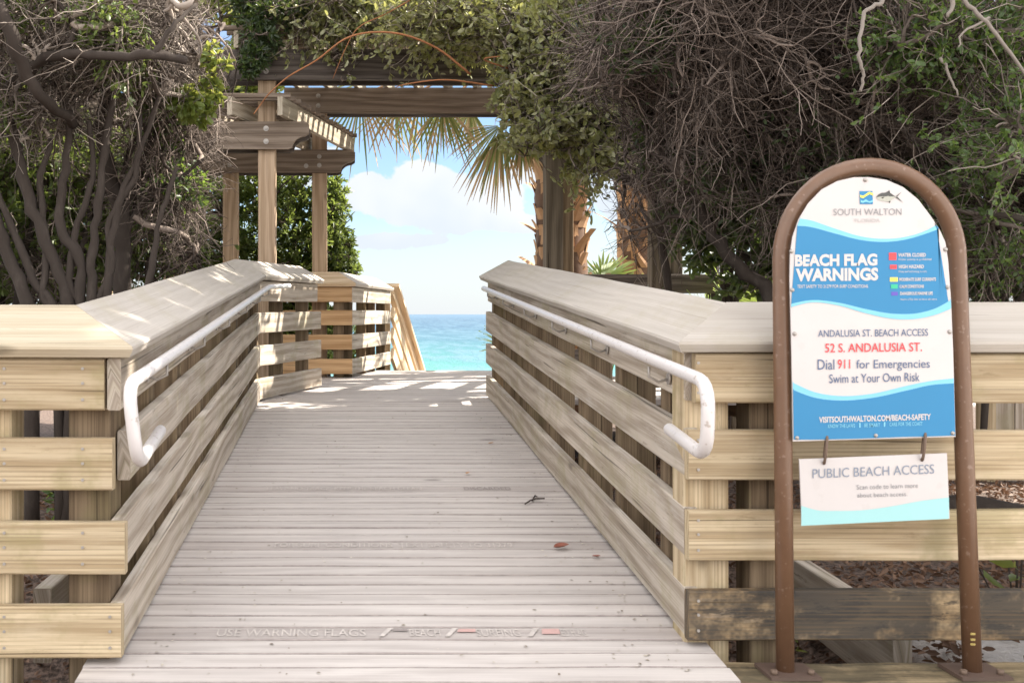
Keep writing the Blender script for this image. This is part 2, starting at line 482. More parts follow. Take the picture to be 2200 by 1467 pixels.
def palm_mat():
    m, nt, b = new_mat('palm_frond')
    a = nd(nt, 'ShaderNodeAttribute', attribute_name='rnd').outputs['Fac']
    fr = nd(nt, 'ShaderNodeMath', {0: a}, operation='FRACT').outputs[0]
    fl = nd(nt, 'ShaderNodeMath', {0: a}, operation='FLOOR').outputs[0]
    wn = nd(nt, 'ShaderNodeTexWhiteNoise', {'W': fl}, noise_dimensions='1D').outputs[0]
    tip = math_(nt, 'ADD', fr, math_(nt, 'MULTIPLY', math_(nt, 'SUBTRACT', wn, 0.5), 0.8))
    g = mixc(nt, wn, (0.20, 0.24, 0.07), (0.48, 0.46, 0.20))
    br = mixc(nt, wn, (0.36, 0.22, 0.10), (0.58, 0.42, 0.25))
    c = mixc(nt, smooth(nt, tip, 0.45, 0.8), g, br)
    nt.links.new(c, b.inputs['Base Color'])
    b.inputs['Roughness'].default_value = 0.5
    t = nd(nt, 'ShaderNodeBsdfTranslucent', {'Color': c})
    mx = nd(nt, 'ShaderNodeMixShader', {0: 0.55, 1: b.outputs[0], 2: t.outputs[0]})
    nt.links.new(mx.outputs[0], nt.nodes['Material Output'].inputs[0])
    return m


M['palm'] = palm_mat()
M['palmgreen'] = leafmat('palmetto_leaf', (0.08, 0.14, 0.03), (0.2, 0.28, 0.08), trans=(0.5, 0.6, 0.15), tf=0.4)


def ground_mat():
    m, nt, b = new_mat('sandy_litter')
    o = nd(nt, 'ShaderNodeTexCoord').outputs['Object']
    n = nd(nt, 'ShaderNodeTexNoise', {'Vector': o, 'Scale': 1.3, 'Detail': 4.0, 'Roughness': 0.6}).outputs[0]
    n2 = nd(nt, 'ShaderNodeTexNoise', {'Vector': o, 'Scale': 45.0, 'Detail': 4.0, 'Roughness': 0.7}).outputs[0]
    sand = mixc(nt, n2, (0.40, 0.37, 0.35), (0.66, 0.63, 0.61))
    mul = mixc(nt, smooth(nt, n2, 0.35, 0.65), (0.045, 0.03, 0.022), (0.20, 0.14, 0.11))
    sx = nd(nt, 'ShaderNodeSeparateXYZ', {0: o})
    msk = math_(nt, 'MULTIPLY', smooth(nt, sx.outputs[0], 1.75, 2.15), smooth(nt, sx.outputs[1], 4.4, 3.7))
    far = smooth(nt, sx.outputs[1], 12.0, 14.0)
    msk = math_(nt, 'ADD', math_(nt, 'ADD', msk, far), math_(nt, 'SUBTRACT', n, 0.5), clamp=True)
    c = mixc(nt, smooth(nt, msk, 0.15, 0.6), mul, sand)
    nt.links.new(c, b.inputs['Base Color'])
    b.inputs['Roughness'].default_value = 0.95
    bp = nd(nt, 'ShaderNodeBump', {'Height': n2, 'Strength': 0.8, 'Distance': 0.02})
    nt.links.new(bp.outputs[0], b.inputs['Normal'])
    return m


def sea_mat():
    m, nt, b = new_mat('sea_water')
    p = nd(nt, 'ShaderNodeNewGeometry').outputs['Position']
    s = nd(nt, 'ShaderNodeSeparateXYZ', {0: p})
    n0 = nd(nt, 'ShaderNodeTexNoise', {'Vector': nd(nt, 'ShaderNodeMapping', {'Vector': p, 'Scale': (0.02, 0.006, 1)}).outputs[0],
                                       'Scale': 1.0, 'Detail': 4.0}).outputs[0]
    yy = math_(nt, 'ADD', s.outputs[1], math_(nt, 'MULTIPLY', math_(nt, 'SUBTRACT', n0, 0.5), 160.0))
    lg = math_(nt, 'LOGARITHM', math_(nt, 'MAXIMUM', yy, 60.0), 10.0)
    r = nd(nt, 'ShaderNodeValToRGB', {0: nd(nt, 'ShaderNodeMapRange', {0: lg, 1: 2.1, 2: 3.6}).outputs[0]})
    e = r.color_ramp.elements
    e[0].position = 0.0
    e[0].color = (0.07, 0.25, 0.19, 1)
    e[1].position = 1.0
    e[1].color = (0.035, 0.08, 0.14, 1)
    for pos, c in ((0.12, (0.035, 0.165, 0.16, 1)), (0.28, (0.018, 0.093, 0.128, 1)), (0.5, (0.010, 0.058, 0.105, 1)), (0.75, (0.012, 0.052, 0.10, 1))):
        q = e.new(pos)
        q.color = c
    w1 = nd(nt, 'ShaderNodeTexNoise', {'Vector': nd(nt, 'ShaderNodeMapping', {'Vector': p, 'Scale': (0.16, 0.045, 1)}).outputs[0],
                                       'Scale': 1.0, 'Detail': 8.0, 'Roughness': 0.75}).outputs[0]
    c = mixc(nt, math_(nt, 'MULTIPLY', smooth(nt, w1, 0.46, 0.57), 0.7), r.outputs[0], (0.085, 0.165, 0.21))  # lighter streaks: wave highlights put into the water colour
    c = mixc(nt, smooth(nt, w1, 0.66, 0.76), c, (0.30, 0.42, 0.46))  # palest crests: foam and glints, both as colour
    nt.links.new(c, b.inputs['Base Color'])
    b.inputs['Roughness'].default_value = 0.45
    b.inputs['Specular IOR Level'].default_value = 0.25
    bp = nd(nt, 'ShaderNodeBump', {'Height': w1, 'Strength': 0.8, 'Distance': 1.2})
    nt.links.new(bp.outputs[0], b.inputs['Normal'])
    return m


# ------------------------------------------------------------------ terrain and water
def ground_z(x, y):
    z = -1.12
    if 2.9 < y < 4.6 and -3.4 < x < 1.9:
        e = min(1, (y - 2.9) / 0.25, (4.6 - y) / 1.2) * min(1, (1.9 - x) / 0.3, (x + 3.4) / 0.3)
        z -= 0.42 * max(0, e)  # ditch added so the gaps below the fence boards look dark
    if y > 12.5:
        t = min(1, (y - 12.5) / 26)
        z -= 8.0 * (t * t * (3 - 2 * t))
    if y > 40:
        z -= (y - 40) * 0.03
    return z + 0.02 * math.sin(x * 2.1 + y) + 0.02 * math.sin(y * 3.3 - x * 1.3)


gm = MB()
xs = [-3000, -800, -200, -60, -20] + [-10 + i for i in range(6)] + [-4 + 0.25 * i for i in range(33)] + [5 + i for i in range(6)] + [20, 60, 200, 800, 3000]
ysl = [-3000, -600, -150, -40, -12] + [-6 + 0.5 * i for i in range(17)] + [2.25 + 0.25 * i for i in range(12)] + [5.5 + 0.5 * i for i in range(37)] + [26, 30, 34, 38, 42, 50, 70]
for yv in ysl:
    for xv in xs:
        gm.v.append((xv, yv, ground_z(xv, yv)))
nx = len(xs)
for j in range(len(ysl) - 1):
    for i in range(nx - 1):
        a = j * nx + i
        gm.face([a, a + 1, a + nx + 1, a + nx], smooth=True)
struct(gm.build('ground', ground_mat()))

sm = MB()
ysea = [44, 120, 250, 600, 1500, 4000, 12000, 40000]
for yv in ysea:
    for xv in (-40000, -8000, -1500, -300, 0, 300, 1500, 8000, 40000):
        sm.v.append((xv, yv, -8.6))
for j in range(len(ysea) - 1):
    for i in range(8):
        a = j * 9 + i
        sm.face([a, a + 1, a + 10, a + 9])
struct(sm.build('sea', sea_mat()))

# ------------------------------------------------------------------ boardwalk
SL = 0.0835
Y_R0, Y_L = 2.70, 7.17


def dz(Y):
    return -0.965 + SL * (min(Y, Y_L) - 2.8)


def deck_pt(px, py, lift=0.0):
    Y = 1.1988 / (0.0835 + (py - 675) / F)
    if Y > Y_L:
        Y = 0.6 * F / (py - 675)
    return V(((px - CX) * Y / F, Y, dz(Y) + lift))


# section one of the landing railing and the direction the walkway takes beyond it
PA, PB = V((-0.635, 7.06, 0)), V((-0.254, 8.35, 0))
DIR = (PB - PA).normalized()
BW = 0.0935
marks = {}
inscribed = {}


def landing_range(Y):
    def lx(Y):
        return -0.635 + (Y - 7.06) * (0.381 / 1.29) - 0.13
    if Y < 8.3:
        return lx(Y), 3.2
    if Y < 9.95:
        return -3.2, 3.4
    return -0.02 + (Y - 9.9) * 0.27 - 0.12, 1.75 + (Y - 9.4) * 0.27


dk = MB()
dkd = MB()
k = 0
Y = 3.036 - 0.5 * BW - 3 * BW
while Y < 10.85:
    Yc = Y + BW / 2
    sl = SL if Yc < Y_L else 0.0
    tv = V((0, 1, sl)).normalized()
    up = V((0, -sl, 1)).normalized()
    if Yc < Y_L:
        x0, x1 = -0.735, 1.03
    else:
        x0, x1 = landing_range(Yc)
    zc = dz(Yc) - 0.019
    jx = random.uniform(-0.006, 0.006)
    dark = any(abs(Yc - q) < 0.03 for q in (3.036, 3.036 + 9 * BW, 3.036 + 18 * BW))
    tgt = dkd if dark else dk
    tgt.board(V((x0 + jx, Yc, zc + random.uniform(-0.0012, 0.0012))), V((x1 + jx, Yc, zc + random.uniform(-0.0012, 0.0012))), tv, up,
              BW - 0.004 - random.random() * 0.003, 0.038, nseg=6, ch=0.0036, wob=0.0007, emi=1)
    Y += BW
    k += 1
boardwalk = struct(dk.build('boardwalk', [M['deck'], M['deckedge']]))
struct(dkd.build('inscribed_plank', [M['deck_dark'], M['deckedge']], boardwalk))
jo = MB()
for X in (-0.60, 0.15, 0.90):
    jo.board(V((X, 2.75, dz(2.75) - 0.13)), V((X, Y_L, dz(Y_L) - 0.13)), V((1, 0, 0)), V((0, -SL, 1)).normalized(), 0.04, 0.18)
jo.board(V((-0.7, 2.72, -1.09)), V((1.0, 2.72, -1.09)), V((0, 0, 1)), V((0, 1, 0)), 0.16, 0.04)
for X in (-2.6, -1.4, -0.2, 1.0, 2.2, 3.0):
    jo.board(V((X, 7.3, -0.72)), V((X, 9.9, -0.72)), V((1, 0, 0)), V((0, 0, 1)), 0.04, 0.16)
for X in (0.5, 1.0, 1.6):
    jo.board(V((X, 9.95, -0.72)), V((X, 10.8, -0.72)), V((1, 0, 0)), V((0, 0, 1)), 0.04, 0.16)
struct(jo.build('joist', M['post'], boardwalk))


# ---- text
_txt = {}


def text_mesh(s, bold=0.0, spacing=1.0):
    key = (s, bold, spacing)
    if key not in _txt:
        cu = bpy.data.curves.new('t', 'FONT')
        cu.body = s
        cu.size = 1
        cu.offset = bold
        cu.space_character = spacing
        cu.resolution_u = 3
        o = bpy.data.objects.new('t', cu)
        COL.objects.link(o)
        dg = bpy.context.evaluated_depsgraph_get()
        dg.update()
        me = bpy.data.meshes.new_from_object(o.evaluated_get(dg))
        vs = [(v.co.x, v.co.y) for v in me.vertices]
        fs = [list(p.vertices) for p in me.polygons]
        bpy.data.objects.remove(o)
        bpy.data.meshes.remove(me)
        bpy.data.curves.remove(cu)
        _txt[key] = (vs, fs)
    return _txt[key]


def put_text(mb, s, x0, x1, ytop, ybot, fn, bold=0.0, tilt=0.0, mi=0, spacing=1.0):
    """fit text into a box of local (px) coordinates; fn maps (px,py) to 3D"""
    vs, fs = text_mesh(s, bold, spacing)
    ax = [a for a, b in vs]
    ay = [b for a, b in vs]
    lx, hx, ly, hy = min(ax), max(ax), min(ay), max(ay)
    b = len(mb.v)
    for a, c in vs:
        px = x0 + (a - lx) / (hx - lx) * (x1 - x0)
        py = ybot + (c - ly) / (hy - ly) * (ytop - ybot) - tilt * (px - x0)
        mb.v.append(tuple(fn(px, py)))
    for f_ in fs:
        mb.face([b + i for i in f_])


ins = [(M['inscr'], [("USE WARNING FLAGS", 466, 786, 1352, 1369), ("BEACH", 880, 946, 1354, 1366), ("SURFING", 1022, 1116, 1351, 1363),
                     ("RED FLAG", 1194, 1256, 1348, 1361), ("FOR SURF CONDITIONS  TEXT SAFETY TO 31279", 590, 1102, 1169, 1179),
                     ("LEAVE NO TRACE  KEEP THE BEACH CLEAN", 574, 905, 1044, 1052)]),
       (M['inscrd'], [("DISCARDED", 995, 1095, 1043, 1050)])]
ymap = {1: 3.036, 2: 3.036 + 9 * BW, 3: 3.036 + 18 * BW}
for mat_, rows in ins:
    for s_, a0, a1, b0, b1 in rows:
        mb = MB()
        mid = (b0 + b1) / 2
        yc = min(ymap.values(), key=lambda q: abs(q - deck_pt(700, mid).y))
        d0, d1 = deck_pt(a0, mid), deck_pt(a1, mid)
        put_text(mb, s_, d0.x, d1.x, yc + 0.027, yc - 0.027, lambda X, Y_: V((X, Y_, dz(Y_) + 0.0028)), bold=0.005)
        struct(mb.build('inscription', mat_, boardwalk))
    if mat_ is M['inscr']:
        for px in (828, 968, 1144):
            mb = MB()
            q = deck_pt(px, 1360)
            mb.flat([(q.x - 0.02, 3.005, dz(3.005) + 0.004), (q.x - 0.005, 3.005, dz(3.005) + 0.004),
                     (q.x + 0.025, 3.068, dz(3.068) + 0.004), (q.x + 0.008, 3.068, dz(3.068) + 0.004)])
            struct(mb.build('painted_flagpole', mat_, boardwalk))
    else:
        mb = MB()
        q = deck_pt(836, 1358)
        mb.flat([(q.x + 0.01, 3.045, dz(3.045) + 0.004), (q.x + 0.055, 3.045, dz(3.045) + 0.004), (q.x + 0.055, 3.062, dz(3.062) + 0.004), (q.x + 0.015, 3.062, dz(3.062) + 0.004)])
        struct(mb.build('painted_flag', mat_, boardwalk))
for px, h in ((978, 0.02), (1158, 0.035)):
    q = deck_pt(px, 1358)
    mb = MB()
    mb.flat([(q.x + 0.005, 3.058 - h, dz(3.058 - h) + 0.004), (q.x + 0.06, 3.058 - h, dz(3.058 - h) + 0.004), (q.x + 0.062, 3.062, dz(3.062) + 0.004), (q.x + 0.012, 3.062, dz(3.062) + 0.004)])
    struct(mb.build('painted_flag', M['inscrr'], boardwalk))


# ------------------------------------------------------------------ railings
def sweep(mb, A, B, mA, mB, sec, nseg=6, wob=0.0015):
    """sweep a section of (outward, up) points from A to B"""
    L = (B - A).length
    u0 = random.random() * 60
    rings, us = [], []
    for i in range(nseg + 1):
        q = i / nseg
        p, m = A.lerp(B, q), mA.lerp(mB, q)
        do, dh = random.gauss(0, wob), random.gauss(0, wob)
        rings.append([p + m * (o + do) + V((0, 0, h + dh)) for o, h in sec])
        us.append(u0 + q * L)
    mb.rings(rings, us)


HB = (0.02, 0.25, 0.48, 0.70)


def cap_sec(lo=0.842, o0=-0.028, o1=0.192, rise=0.120, th=0.036):
    a, b = V((o0, lo)), V((o1, lo + rise))
    d = (b - a).normalized()
    n = V((-d.y, d.x))
    c = 0.006
    pts = [a + d * c, b - d * c, b + n * c, b + n * (th - c), b + n * th - d * c, a + n * th + d * c, a + n * (th - c), a + n * c]
    return [(p.x, p.y) for p in pts]


def out_l(d):
    return V((-d.y, d.x, 0)).normalized()


def out_r(d):
    return V((d.y, -d.x, 0)).normalized()


def flip(m):  # make faces consistent regardless of the side
    return m


def rail_boards(parent, A, B, m, mat, mB=None, starts=(0, 0, 0, 0), ends=(0, 0, 0, 0), mats=None, nseg=8, label=None):
    d = (B - A)
    dn = d.normalized()
    for i, h in enumerate(HB):
        mb = MB()
        a = A + dn * starts[i]
        b = B - dn * ends[i]
        sweep(mb, a, b, m, mB or m, rect(0, 0.038, h, h + 0.142, 0.004), nseg, 0.0008)
        o = mb.build('rail_board', (mats or [mat] * 4)[i], parent)


def rail_post(parent, p, mat, wx=0.10, wy=0.12, top=0.85, bottom=-1.62):
    mb = MB()
    mb.board(V((p.x, p.y, bottom)), V((p.x, p.y, p.z + top)), V((1, 0, 0)), V((0, 1, 0)), wx, wy, nseg=3, wob=0.001)
    return mb.build('post', mat, parent)


def nails(parent, spots, ydir):
    first = None
    for p in spots:
        if first is None:
            mb = MB()
            mb.tube([p, p + ydir * 0.003], 0.0045, 6)
            first = mb.build('nail', M['galv'], parent)
            p0 = p
        else:
            o = first.copy()
            COL.objects.link(o)
            o.location = first.location + (p - p0)


zl = dz(2.81)
zr = dz(2.93)
# --- left street-side fence
fl = thing('fence', (-0.65, 2.9, -1.12), 'yellow pine street-side fence left of the ramp, without a sign', 'fence')
A, B = V((-3.4, 2.81, zl)), V((-0.635, 2.81, zl))
m = V((0, 1, 0))
rail_boards(fl, A, B, m, M['yellow'], ends=(0.0, -0.010, 0.024, 0.046))
def under_cap(parent, A, B, mA, mB, mat, nseg=6):
    mb = MB()
    sweep(mb, A, B, mA, mB, rect(0.042, 0.15, 0.79, 0.868, 0.004), nseg, 0.0)
    mb.build('top_rail', mat, parent)


under_cap(fl, A, B + V((-0.2, 0, 0)), m, m, M['yellow'])
for X in (-0.99, -1.95, -2.9):
    rail_post(fl, V((X - 0.03, 2.91, zl)), M['yellow'], 0.14, 0.115)
mb = MB()
sweep(mb, A, B, m, V((-1, 1, 0)), cap_sec(0.842), 6, 0.001)
mb.build('cap_rail', M['yellowcap'], fl)
nails(fl, [V((x_, 2.81, zl + h + q)) for h in HB for q in (0.03, 0.075, 0.115) for x_ in (-0.665 if h < 0.1 else -0.74, -0.955, -0.99 + 0.01 * q)], V((0, -1, 0)))

# --- left ramp railing with landing bend
rl = thing('railing', (-0.70, 5.0, -1.12), 'weathered ramp railing left of the walkway, bending beside the pergola posts', 'railing')
A, B = V((-0.635, 2.81, zl)), V((-0.635, 7.06, dz(7.06)))
C_ = V((PB.x, PB.y, dz(9)))
mL = V((-1, 0, 0))
d2 = (C_ - B)
d2.z = 0
m2 = out_l(d2.normalized())
bis = (mL + m2).normalized()
bis = bis / bis.dot(mL)
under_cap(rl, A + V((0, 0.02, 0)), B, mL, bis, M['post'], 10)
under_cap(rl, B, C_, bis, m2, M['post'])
rail_boards(rl, A, B, mL, M['rail'], mB=bis, starts=(0.04, 0.04, 0.12, 0.0), nseg=12)
for i, h in enumerate(HB):
    mb = MB()
    e = C_ - d2.normalized() * (0.09 if i == 3 else 0.0)
    sweep(mb, B, e, bis, m2, rect(0, 0.038, h, h + 0.142, 0.004), 4, 0.0012)
    mb.build('rail_board', M['rail'], rl)
mb = MB()
sweep(mb, A, B, V((-1, 1, 0)), bis, cap_sec(), 14, 0.001)
mb.build('cap_rail', M['railtop'], rl)
mb = MB()
sweep(mb, B, C_ - d2.normalized() * 0.05, bis, m2, cap_sec(), 4, 0.001)
mb.build('cap_rail', M['railtop'], rl)
for Yp in (2.93, 3.45, 4.0, 4.6, 5.3, 6.0, 6.7):
    rail_post(rl, V((-0.735, Yp, dz(Yp))), M['post'], 0.115, 0.10 if Yp > 3 else 0.14)
for q in (0.05, 0.42, 0.86):
    p = B.lerp(C_, q) + m2 * 0.10
    rail_post(rl, p, M['post'], 0.10, 0.10)


def handrail(parent, pts, brackets, side, label):
    # round the corners
    P_ = [V(p) for p in pts]
    out = [P_[0]]
    for i in range(1, len(P_) - 1):
        a, b, c = P_[i - 1], P_[i], P_[i + 1]
        r = min(0.075, (a - b).length * 0.4, (c - b).length * 0.4)
        p, q = b + (a - b).normalized() * r, b + (c - b).normalized() * r
        for k_ in range(6):
            t = k_ / 5
            out.append(p * (1 - t) ** 2 + b * 2 * t * (1 - t) + q * t * t)
    out.append(P_[-1])
    e = P_[-1] + (P_[-1] - P_[-2]).normalized() * 0.012
    out.append(e)
    s_ = P_[0] + (P_[0] - P_[1]).normalized() * 0.012
    out = [s_] + out
    n = len(out)
    mb = MB()
    mb.tube(out, [0.010] + [0.0172] * (n - 2) + [0.010], 16)
    h = mb.build('handrail', M['white'], parent)
    h['label'] = label
    for b in brackets:
        b = V(b)
        w = b + side * 0.062
        mb = MB()
        mb.tube([b + V((0, 0, -0.018)), b + V((0, 0, -0.05)), b + side * 0.03 + V((0, 0, -0.065)), w + V((0, 0, -0.055))], 0.0045, 8)
        mb.tube([w + V((0, 0, -0.055)) - side * 0.006, w + V((0, 0, -0.055))], 0.018, 12)
        mb.build('bracket', M['galv'], h)


hz_ = 0.80
top = [V((-0.57, yy, dz(yy) + hz_)) for yy in (2.62,)]
zt = dz(2.62) + hz_
pts = [V((-0.57, 3.04, -0.345)), V((-0.545, 2.60, -0.385)), V((-0.57, 2.60, zt)), V((-0.57, 7.03, dz(7.03) + hz_)),
       V((-0.57 + 0.40 * DIR.x + 0.0, 7.03 + 0.40 * DIR.y, dz(7.2) + hz_ + 0.005))]
handrail(rl, pts, [V((-0.57, yy, dz(yy) + hz_)) for yy in (3.15, 3.95, 4.75, 5.55, 6.35, 7.0)], V((-1, 0, 0)), 'white metal handrail with a bent end loop')

# --- right street-side fence
fr = thing('fence', (1.1, 3.0, -1.12), 'street-side fence right of the ramp, dark-stained low board, behind the sign', 'fence')
A, B = V((3.6, 2.93, zr)), V((0.963, 2.93, zr))
m = V((0, 1, 0))
rail_boards(fr, A, B, m, M['yellow'], mats=[M['stained'], M['yellow'], M['yellow'], M['yellow']], ends=(0.0, 0.0, 0.0, 0.02))
under_cap(fr, A, B + V((0.17, 0, 0)), m, m, M['yellow'])
for X in (1.215, 2.95):
    rail_post(fr, V((X, 3.03, zr)), M['post'] if X < 2 else M['yellow'], 0.12, 0.11)
rail_post(fr, V((1.03, 3.03, zr)), M['yellow'], 0.13, 0.11)
mb = MB()
sweep(mb, A, B, m, V((1, 1, 0)), cap_sec(0.842), 6, 0.001)
mb.build('cap_rail', M['railtop'], fr)
nails(fr, [V((x_, 2.93, zr + h + q)) for h in HB for q in (0.03, 0.075, 0.115) for x_ in (0.99, 1.215)], V((0, -1, 0)))

# --- right ramp railing
rr = thing('railing', (1.02, 5.0, -1.12), 'weathered ramp railing right of the walkway, ending square before the sea', 'railing')
A, B = V((0.963, 2.93, zr)), V((0.963, 7.38, dz(7.38)))
mR = V((1, 0, 0))
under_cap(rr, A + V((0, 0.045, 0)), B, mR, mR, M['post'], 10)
rail_boards(rr, A, B, mR, M['rail'], starts=(0.041, 0.041, 0.041, 0.041), ends=(0, 0, 0, 0.10), nseg=12)
mb = MB()
sweep(mb, A, B + V((0, 0.05, 0)), V((1, 1, 0)), mR, cap_sec(), 14, 0.001)
mb.build('cap_rail', M['railtop'], rr)
for Yp in (3.28, 3.86, 4.49, 5.25, 5.95, 6.75, 7.30):
    rail_post(rr, V((1.066, Yp, dz(Yp))), M['post'], 0.13, 0.09)
pts = [V((0.898, 2.90, -0.325)), V((0.893, 2.58, -0.362)), V((0.898, 2.58, dz(2.58) + hz_ + 0.01)), V((0.898, 7.0, dz(7.0) + hz_ - 0.01))]
handrail(rr, pts, [V((0.898, yy, dz(yy) + hz_)) for yy in (3.1, 3.85, 4.6, 5.35, 6.1, 6.8)], V((1, 0, 0)), 'white metal handrail with a squared end loop')

# --- far railing after the side path: orange facing section, then grey section
rb = thing('railing', (0.05, 10.4, -1.12), 'short far railing with boards coloured orange as if by bounced sun and grey boards beside the stair', 'railing')
E0, E1 = V((-1.6, 9.68, -0.585)), V((0.0, 9.66, -0.585))
mO = V((0, 1, 0))
rail_boards(rb, E0, E1, mO, M['orange'], nseg=4)
E2 = V((0.43, 11.5, -0.585))
d3 = (E2 - E1).normalized()
m3 = out_l(d3)
rail_boards(rb, E1, E2, m3, M['rail'], nseg=4, starts=(0.0, 0.0, 0.0, 0.0))
b3 = (mO + m3).normalized()
b3 = b3 / b3.dot(mO)
mb = MB()
sweep(mb, E0, E1, mO, b3, cap_sec(), 4, 0.001)
mb.build('cap_rail', M['stair'], rb)
mb = MB()
sweep(mb, E1, E2, b3, m3, cap_sec(), 4, 0.001)
mb.build('cap_rail', M['railtop'], rb)
for q in (0.10, 0.42, 0.66, 0.94):
    rail_post(rb, E1.lerp(E2, q) + m3 * 0.095, M['post'], 0.10, 0.10, bottom=-1.2)
under_cap(rb, E0, E1, mO, b3, M['orange'], 2)
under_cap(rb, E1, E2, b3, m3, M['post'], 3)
for X in (-0.13, -0.95):
    rail_post(rb, V((X, 9.77, -0.585)), M['post'], 0.10, 0.10, bottom=-1.2)

# --- stair rail descending to the beach
st = thing('stair_railing', (0.6, 12.2, -1.4), 'pale lumber stair railing dropping away toward the beach', 'railing')
S0 = V((0.45, 11.56, -0.60))
sdn = V((0.255, 0.967, -0.66)).normalized()
for h, tk in ((0.86, 0.10), (0.62, 0.14), (0.39, 0.14), (0.16, 0.14)):
    mb = MB()
    mb.board(S0 + V((0, 0, h + 0.0)), S0 + V((0, 0, h)) + sdn * 5.0, sdn.cross(V((0.967, -0.255, 0))).normalized(), V((0.967, -0.255, 0)),
             tk, 0.04)
    mb.build('rail_board', M['stair'], st)
mb = MB()
mb.board(S0 + V((0, 0, 0.93)), S0 + V((0, 0, 0.93)) + sdn * 5.0, V((0.967, -0.255, 0)), sdn.cross(V((0.967, -0.255, 0))).normalized(), 0.16, 0.04)
mb.build('cap_rail', M['stair'], st)
for s_ in (0.1, 1.3, 2.5, 3.7):
    p = S0 + sdn * s_ + V((-0.09, 0.02, 0))
    mb = MB()
    mb.board(V((p.x, p.y, p.z - 1.2)), p + V((0, 0, 0.86)), V((1, 0, 0)), V((0, 1, 0)), 0.1, 0.1)
    mb.build('post', M['stair'], st)
mb = MB()
for i in range(18):
    s_ = i * 0.28
    p = S0 + sdn * s_
    c0 = V((p.x + 0.1, p.y, p.z - 0.1))
    mb.board(c0, c0 + V((0.967, -0.255, 0)) * 1.5, V((0.255, 0.967, 0)), V((0, 0, 1)), 0.27, 0.04)
stair = mb.build('stair_treads', M['deck'], st)

# --- dark railing of the right side path
rd = thing('railing', (2.8, 9.45, -1.12), 'dark railing between the right pergola posts', 'railing')
A, B = V((4.8, 9.80, -0.50)), V((2.13, 9.80, -0.50))
rail_boards(rd, A, B, V((0, 1, 0)), M['beam'], nseg=3)
mb = MB()
sweep(mb, A, B, V((0, 1, 0)), V((0, 1, 0)), rect(-0.01, 0.15, 0.845, 0.883, 0.004), 3, 0.001)
mb.build('cap_rail', M['beam'], rd)
for X in (2.8, 3.7, 4.6):
    rail_post(rd, V((X, 9.90, -0.50)), M['darkpost'], 0.1, 0.1)

# ------------------------------------------------------------------ pergolas


def pg_post(parent, x_, y_, top, mat, w=0.138):
    mb = MB()
    mb.board(V((x_, y_, -1.15)), V((x_, y_, top)), V((1, 0, 0)), V((0, 1, 0)), w, w, nseg=6, ch=0.007, wob=0.001)
    return mb.build('post', mat, parent)


def beam(parent, x0, x1, yf, z0, z1, mat, th=0.04, ogee0=False, ogee1=False, tilt=0.0, name='beam'):
    """beam along X; scroll-cut ends where asked"""
    H = z1 - z0
    prof = []  # outline in (x,z), bottom left going round
    def og(xe, sgn):
        # end profile from bottom to top : quarter-round scoop then nose
        pts = [(xe - sgn * 0.17, z0)]
        for k_ in range(9):
            a = math.pi * 0.5 * k_ / 8
            pts.append((xe - sgn * 0.035 - sgn * 0.10 * math.cos(a) * 1.0, z0 + H * 0.06 + 0.40 * H * math.sin(a)))
        pts += [(xe - sgn * 0.022, z0 + H * 0.50), (xe - sgn * 0.002, z0 + H * 0.56), (xe, z0 + H * 0.70), (xe, z0 + H * 0.88), (xe - sgn * 0.015, z0 + H * 0.93), (xe - sgn * 0.03, z1)]
        return pts
    right = og(x1, 1) if ogee1 else [(x1, z0), (x1, z1)]
    left = og(x0, -1) if ogee0 else [(x0, z0), (x0, z1)]
    outline = right + list(reversed(left))
    b = 0.004
    mb = MB()
    n = len(outline)
    u0, v0 = random.random() * 50, random.random() * 50
    cxm, czm = (x0 + x1) / 2, (z0 + z1) / 2
    for yy in (yf, yf + th):
        for (a, c) in outline:
            mb.v.append((a, yy + tilt * (a - cxm), c))
    mb.face(list(range(n)), [(u0 + a, v0 + c) for a, c in outline])
    mb.face([2 * n - 1 - i for i in range(n)], [(u0 + outline[n - 1 - i][0] + 9, v0 + outline[n - 1 - i][1]) for i in range(n)])
    for i in range(n):
        j = (i + 1) % n
        a, c = outline[i], outline[j]
        mb.face([j, i, n + i, n + j], [(u0 + c[0], v0 + c[1] + 3), (u0 + a[0], v0 + a[1] + 3), (u0 + a[0], v0 + a[1] + 3.04), (u0 + c[0], v0 + c[1] + 3.04)])
    return mb.build(name, mat, parent)


def bolts(parent, spots):
    for p in spots:
        p = V(p)
        mb = MB()
        mb.tube([p, p - V((0, 0.006, 0))], 0.022, 12)
        mb.tube([p - V((0, 0.006, 0)), p - V((0, 0.016, 0))], [0.012, 0.010], 6)
        mb.build('bolt', M['galv'], parent)


pg = thing('pergola', (0.6, 9.2, -1.12), 'tall dark timber pergola spanning the walkway under the overgrown shrub', 'pergola')
pA, pC, pD, pE = V((-0.702, 8.45, 0)), V((-0.317, 9.93, 0)), V((1.655, 8.45, 0)), V((2.06, 9.93, 0))
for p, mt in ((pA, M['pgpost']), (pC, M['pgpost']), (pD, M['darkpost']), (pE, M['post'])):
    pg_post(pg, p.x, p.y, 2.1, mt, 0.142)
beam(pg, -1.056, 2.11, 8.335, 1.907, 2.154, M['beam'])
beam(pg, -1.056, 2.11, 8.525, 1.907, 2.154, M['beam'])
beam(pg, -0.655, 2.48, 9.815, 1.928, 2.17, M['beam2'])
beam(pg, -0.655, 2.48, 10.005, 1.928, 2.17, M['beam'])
bolts(pg, [(-0.327, 9.815, 1.996), (-0.327, 9.815, 2.09), (2.06, 9.815, 1.996), (2.06, 9.815, 2.09), (-0.702, 8.335, 1.975), (-0.702, 8.335, 2.08),
           (1.655, 8.335, 1.975), (1.655, 8.335, 2.08)])
